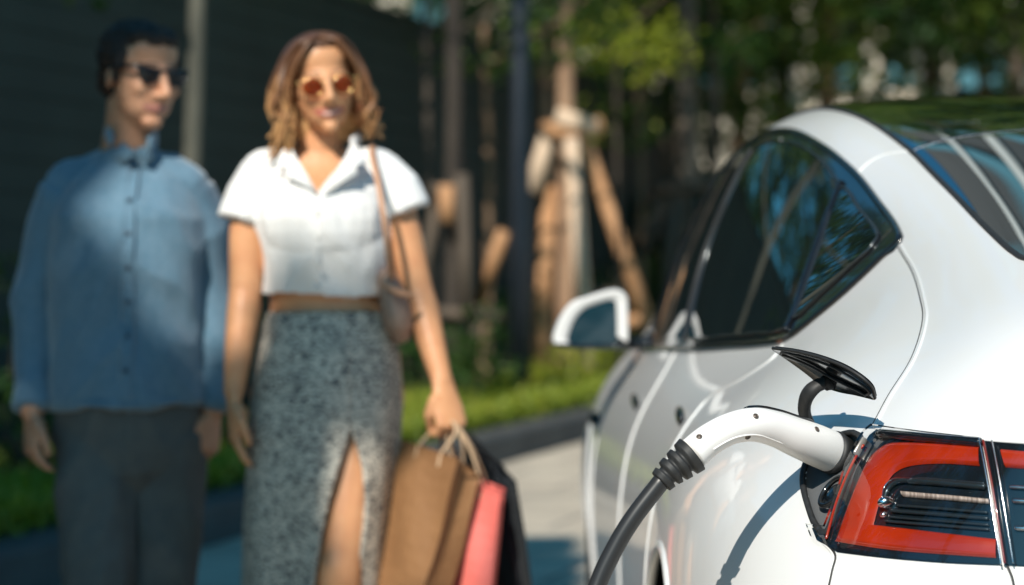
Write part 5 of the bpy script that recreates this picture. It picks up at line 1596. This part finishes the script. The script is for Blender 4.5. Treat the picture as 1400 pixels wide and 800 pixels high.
# trousers
TROU = mat('dark_slate_trousers', (.090, .100, .100), rough=.85, color2=(.110, .118, .112), vscale=30, bump=.2, bscale=500)
b = MB()
wt = [(177,530,.04,.164,.76),(177,570,.04,.168,.76),(178,610,.04,.160,.76)]
b.tube([mp_(x, y, d) for x, y, d, r, f in wt], [t[3] for t in wt], 30, flat=[t[4] for t in wt], up=(1, 0, 0))
tl = [(133,590,.04,.096),(133,660,.0,.090),(133,740,-.03,.082),(134,800,-.04,.077),(134,870,-.01,.075),(134,950,.05,.070),(134,1018,.10,.068)]
tr = [(224,590,.04,.096),(224,660,.05,.090),(222,740,.05,.082),(221,800,.05,.077),(220,870,.10,.075),(220,950,.17,.070),(220,1010,.23,.068)]
for A in (tl, tr): b.tube(smooth_path([mp_(*a[:3]) for a in A], 4), [x[0] for x in smooth_path([(a[3],) for a in A], 4)], 22, round_cap=False)
cloth('trousers', b, .006, 5, TROU, MAN, amp=.011, freq=8, seed=8.1)
# shirt
CHAMB = mat('blue_chambray', (.088, .185, .262), rough=.8, color2=(.118, .215, .295), vscale=55, bump=.25, bscale=700, sheen=.6)
b = MB()
st = [(174,206,.045,.078,.9),(174,228,.045,.105,.62),(174,252,.035,.150,.60),(174,275,.032,.170,.62),(175,300,.03,.180,.70),(173,370,.03,.172,.74),(172,440,.035,.168,.76),(173,500,.035,.170,.78),(175,553,.035,.174,.80)]
b.tube([mp_(x, y, d) for x, y, d, r, f in st], [t[3] for t in st], 34, flat=[t[4] for t in st], up=(1, 0, 0), round_cap=False)
for A in ([(90,262,.04,.058),(66,325,.05,.055),(49,400,.06,.051),(46,450,.05,.047),(43,510,.03,.046),(43,558,.0,.041)],
          [(258,262,.05,.058),(280,325,.07,.054),(291,400,.09,.052),(293,450,.085,.048),(293,510,.07,.044),(290,556,.05,.040)]):
    b.tube(smooth_path([mp_(*a[:3]) for a in A], 4), [x[0] for x in smooth_path([(a[3],) for a in A], 4)], 20, round_cap=False)
for sx, top in ((-1, (96, 256)), (1, (254, 256))):
    b.tube([nb_ + Vector((sx*.040, .0, -.028)), mp_(top[0], top[1], .042)], [.044, .055], 16)
VM = [tuple((mp_(x, y)[0], mp_(x, y)[2])) for x, y in [(150,150),(155,190),(175,199),(186,206),(198,198),(205,185),(205,150)]]
shirtM = cloth('long_sleeved_shirt', b, .005, 4, CHAMB, MAN, amp=.013, freq=9, seed=1.7, keep=lambda c: not inside((c.x, c.z), VM))
md = shirtM.modifiers.new('cloth_thickness', 'SOLIDIFY'); md.thickness = .003; md.offset = -1
b = MB()
for outl in ([(148,170,.06),(143,186,.02),(150,206,-.025),(166,226,-.062),(176,216,-.070),(184,211,-.070),(171,197,-.040),(156,180,.005)],
             [(212,180,.06),(216,192,.02),(215,206,-.02),(206,222,-.058),(195,213,-.068),(187,209,-.070),(198,199,-.045),(206,186,.0)]):
    v, f = slab([mp_(x, y, d+.010) for x, y, d in outl], (0, .006, 0), None, '', None); b.add(v, f)
b.tube(smooth_path([mp_(152,190,-.04), mp_(146,178,.05), mp_(160,170,.115), mp_(178,170,.125), mp_(196,176,.115), mp_(212,186,.05), mp_(205,196,-.04)], 5), .018, 10, flat=.4, up=(0, 0, 1))
b.build('collar', CHAMB, shirtM)
# placket and buttons
b = MB()
bv = BVHTree.FromPolygons([v.co for v in shirtM.data.vertices], [tuple(p.vertices) for p in shirtM.data.polygons])
def front_of(px, py):
    p = mp_(px, py, 0); h = bv.ray_cast(Vector((p.x, -1, p.z)), Vector((0, 1, 0)))
    return h[0]
P = [front_of(186 - (y-215)*.012, y) for y in range(222, 548, 8)]; P = [p for p in P if p is not None]
b.tube(P, .016, 8, flat=.18, up=(1, 0, 0)); b.build('placket', CHAMB, shirtM)
b = MB()
NAVYB = mat('navy_button', (.03, .05, .08), rough=.3)
for y in (232, 275, 320, 366, 412, 458, 504):
    p = front_of(186 - (y-215)*.012, y)
    if p is not None:
        b = MB(); b.ell(p + Vector((0, -.004, 0)), (.0065, .003, .0065), None, 10); b.build('button', NAVYB, shirtM)
b = MB()
hp = [(x, y) for x, y in ((72,551),(120,554),(175,556),(230,553),(276,548))]
P = [front_of(x, y-5) for x, y in hp]
P = [p + Vector((0, -.002, 0)) for p in P if p is not None]
if len(P) > 2: b.tube(smooth_path(P, 6), .006, 8, flat=.5, up=(0, 0, 1)); b.build('hem', CHAMB, shirtM)
# hair
HAIR_M = mat('dark_brown_hair', (.020, .012, .009), rough=.5, color2=(.045, .024, .014), vscale=60, bump=.6, bscale=220)
b = MB()
def hm(c, r, rot=None):
    v, f = ell_data(c, r, rot, 20); b.add([HM(p) for p in v], f)
hm((0, .11, .185), (.362, .395, .345)); hm((0, -.125, .365), (.262, .225, .125)); hm((0, .25, -.06), (.285, .245, .24)); hm((.06, -.22, .38), (.15, .10, .07), Matrix.Rotation(.4, 3, 'X'))
for s in (-1, 1): hm((s*.318, .0, .10), (.045, .13, .17)); hm((s*.318, -.06, .0), (.028, .045, .09))
hairM = cloth('hair', b, .004, 3, HAIR_M, MAN, amp=.006, freq=45, seed=2.0)
# sunglasses
g0 = HM((0, -.38, .03))
GLM = thing('sunglasses', 'black wayfarer shaped sunglasses on the man\'s face', 'sunglasses', M_LOC + g0)
GLM['label'] = 'black thick-rimmed sunglasses on the man\'s face'
XM = lambda p: HM(p) - g0
DARKLENS = mat('black_lens', (.004, .005, .006), rough=.05, spec=.7)
fr = MB()
for s in (-1, 1):
    loop = [(.048,.055),(.10,.066),(.20,.070),(.275,.074),(.278,.04),(.25,-.025),(.205,-.058),(.13,-.058),(.072,-.028)]
    L = dense_loop(loop, .02, True)
    cy = -.372
    V = [XM((s*x, cy + .11*max(0, x-.12)**1.0*.6, .01+z)) for x, z in L]; n = len(V)
    bk = HM.M.to_3x3() @ Vector((0, .014, 0))
    cxz = np.mean(np.array(L), 0); V.append(XM((s*cxz[0], cy-.012, .01+cxz[1])))
    V2 = [p + bk for p in V]
    F = [(i, (i+1) % n, n) for i in range(n)] + [((i+1) % n+n+1, i+n+1, 2*n+1) for i in range(n)] + [(i, i+n+1, (i+1) % n+n+1, (i+1) % n) for i in range(n)]
    mesh('lens', V+V2, F, DARKLENS, GLM)
    fr.tube(V[:n] + V[:1], .0042, 8, caps=False)
    fr.tube([XM((s*.285, -.345, .085)), XM((s*.335, -.28, .08)), XM((s*.352, -.10, .06)), XM((s*.345, .05, .03))], [.0052, .0055, .0045, .004], 8)
fr.tube([XM((-.055, -.385, .065)), XM((0, -.395, .075)), XM((.055, -.385, .065))], .004, 8)
fr.build('frame', BLACKGLOSS, GLM)
# ------------------------------------------------------------------ the roadside trees behind the photographer, whose crowns dapple the walkers
def lit_gap(P):
    """keep-mask for leaves: leaves out where the sun shines through onto the walkers and the car"""
    D = np.array(SUN_D)
    def at(Y):                                                # where a leaf's shadow meets the upright plane at Y
        k = (P[:, 1] - Y)/D[1]; Q = P - D*k[:, None]
        return Q[:, 0], Q[:, 2]
    x, z = at(5.10)
    e = lambda cx, cz, rx, rz, a=0: (((x-cx)*math.cos(a)+(z-cz)*math.sin(a))/rx)**2 + ((-(x-cx)*math.sin(a)+(z-cz)*math.cos(a))/rz)**2 < 1
    gap = e(-.40, 1.46, .42, .33) | e(-.12, .98, .14, .30) | e(-.62, 1.12, .07, .25)
    gap |= e(-.13, .55, .14, .22) | e(-.29, .58, .10, .24)
    x, z = at(5.37)
    gap |= e(-.80, 1.24, .145, .25, .3) | e(-.76, 1.53, .12, .12) | e(-.92, 1.30, .10, .07)
    k3 = P[:, 2]/D[2]; C = P - D*k3[:, None]
    gap |= (C[:, 0] > -.45) & (C[:, 1] > 10.2) & (C[:, 1] < 17)
    k2 = (P[:, 2] - .9)/D[2]; C = P - D*k2[:, None]
    gap |= (C[:, 0] > -.12) & (C[:, 1] > 1.6) & (C[:, 1] < 9.5)
    return ~gap
def shade_tree(label, loc, h, rad, base, seed, n_cl, per, lean=(0, 0)):
    return tree('roadside_tree', label, loc, h, .16, rad, base, BARK, LEAF_MID, seed, 'roadside trees behind the photographer', n_cl=n_cl, per=per, leaf_size=.15, limbs=7, carve=lit_gap, lean=lean)
shade_tree('broad roadside tree whose leaves dapple the man with shade', (-4.75, .2, 0), 10.0, 2.9, 5.6, 501, 430, 130, lean=(.19, -.03))
shade_tree('unseen roadside tree added further back to shade the planting bed', (-5.2, 3.6, 0), 9.0, 2.7, 4.0, 502, 150, 80)  # added out of view to cast shade on the bed
shade_tree('unseen roadside tree added to shade the wall behind the man', (-6.2, 7.6, 0), 9.0, 2.6, 3.8, 503, 130, 80)  # added out of view to keep sun off the wall

# --- unseen hedge, added behind the photographer to darken reflections and fill light
rng = np.random.default_rng(61)
HG = thing('hedge', 'unseen clipped hedge added behind the photographer to darken the door mirror and the boot', 'hedge', (0, -13, 0))
b = MB(); b.box((-22, -.6, -.02), (22, .6, 2.4)); b.build('hedge_core', mat('hedge_inner_twigs', (.015, .025, .012), rough=.95), HG, smooth=False)
n = 10000
C = np.stack([rng.uniform(-22.3, 22.3, n), rng.uniform(.5, 1.0, n), rng.uniform(0, 2.7, n)], 1)
link_mesh('foliage', leaf_mesh('foliage', C, .22, LEAF_DARK, rng), None, HG, smooth=False)

for (x, y, h, sd_n, lab) in ((3.2, -9.0, 7.0, 521, 'small round tree in front of the hedge, mirrored in the tail lamp'), (-1.8, -10.5, 7.5, 522, 'small tree in front of the hedge behind the photographer, on the left'), (7.5, -10.0, 7.0, 523, 'small tree in front of the hedge behind the photographer, on the right')):
    tree('car_park_tree', lab, (x, y, 0), h, .12, 1.7, 2.2, BARK, LEAF_MID, sd_n, 'trees in front of the hedge behind the photographer', n_cl=55, per=45, leaf_size=.16, limbs=6)
# ================================================================== CAMERA, LIGHT, RENDER
cd = bpy.data.cameras.new('camera'); cam = bpy.data.objects.new('camera', cd); COL.objects.link(cam)
cam.location = (0, 0, CAM_H); cam.rotation_euler = (R(90), 0, 0)
cd.lens = LENS; cd.sensor_width = 36.0; cd.sensor_fit = 'HORIZONTAL'
cd.shift_y = -30.0/1400.0
cd.clip_start = .05; cd.clip_end = 2000
cd.dof.use_dof = True; cd.dof.focus_distance = 2.98; cd.dof.aperture_fstop = 3.6
scene.camera = cam

sl = bpy.data.lights.new('sun', 'SUN'); sl.energy = 4.8; sl.angle = R(.53); sl.color = (1.0, .935, .835)
so = bpy.data.objects.new('sun', sl); COL.objects.link(so)
so.rotation_euler = sd_.to_track_quat('Z', 'Y').to_euler(); so.location = sd_*30
w = bpy.data.worlds.new('World'); scene.world = w; w.use_nodes = True
nt = w.node_tree; bg = nt.nodes['Background']
sky = nt.nodes.new('ShaderNodeTexSky'); sky.sky_type = 'NISHITA'; sky.sun_disc = False
sky.sun_elevation = R(SUN_EL); sky.sun_rotation = math.atan2(sd_.x, sd_.y)
sky.air_density = 1.2; sky.dust_density = .6; sky.ozone_density = 2.0
tint = nt.nodes.new('ShaderNodeMix'); tint.data_type = 'RGBA'; tint.blend_type = 'MULTIPLY'; tint.inputs['Factor'].default_value = 1.0; tint.inputs[7].default_value = (.28, .95, 1.14, 1)
nt.links.new(sky.outputs[0], tint.inputs[6]); nt.links.new(tint.outputs[2], bg.inputs['Color']); bg.inputs['Strength'].default_value = .08
vs = scene.view_settings; vs.view_transform = 'Standard'; vs.look = 'None'; vs.exposure = .22; vs.gamma = 1; vs.use_curve_mapping = False
scene.render.engine = 'CYCLES'
cy = scene.cycles
cy.use_denoising = True; cy.denoiser = 'OPENIMAGEDENOISE'
cy.max_bounces = 8; cy.diffuse_bounces = 4; cy.glossy_bounces = 4; cy.transmission_bounces = 6; cy.transparent_max_bounces = 12
cy.sample_clamp_indirect = 6.0; cy.caustics_reflective = False; cy.caustics_refractive = False
scene.render.film_transparent = False
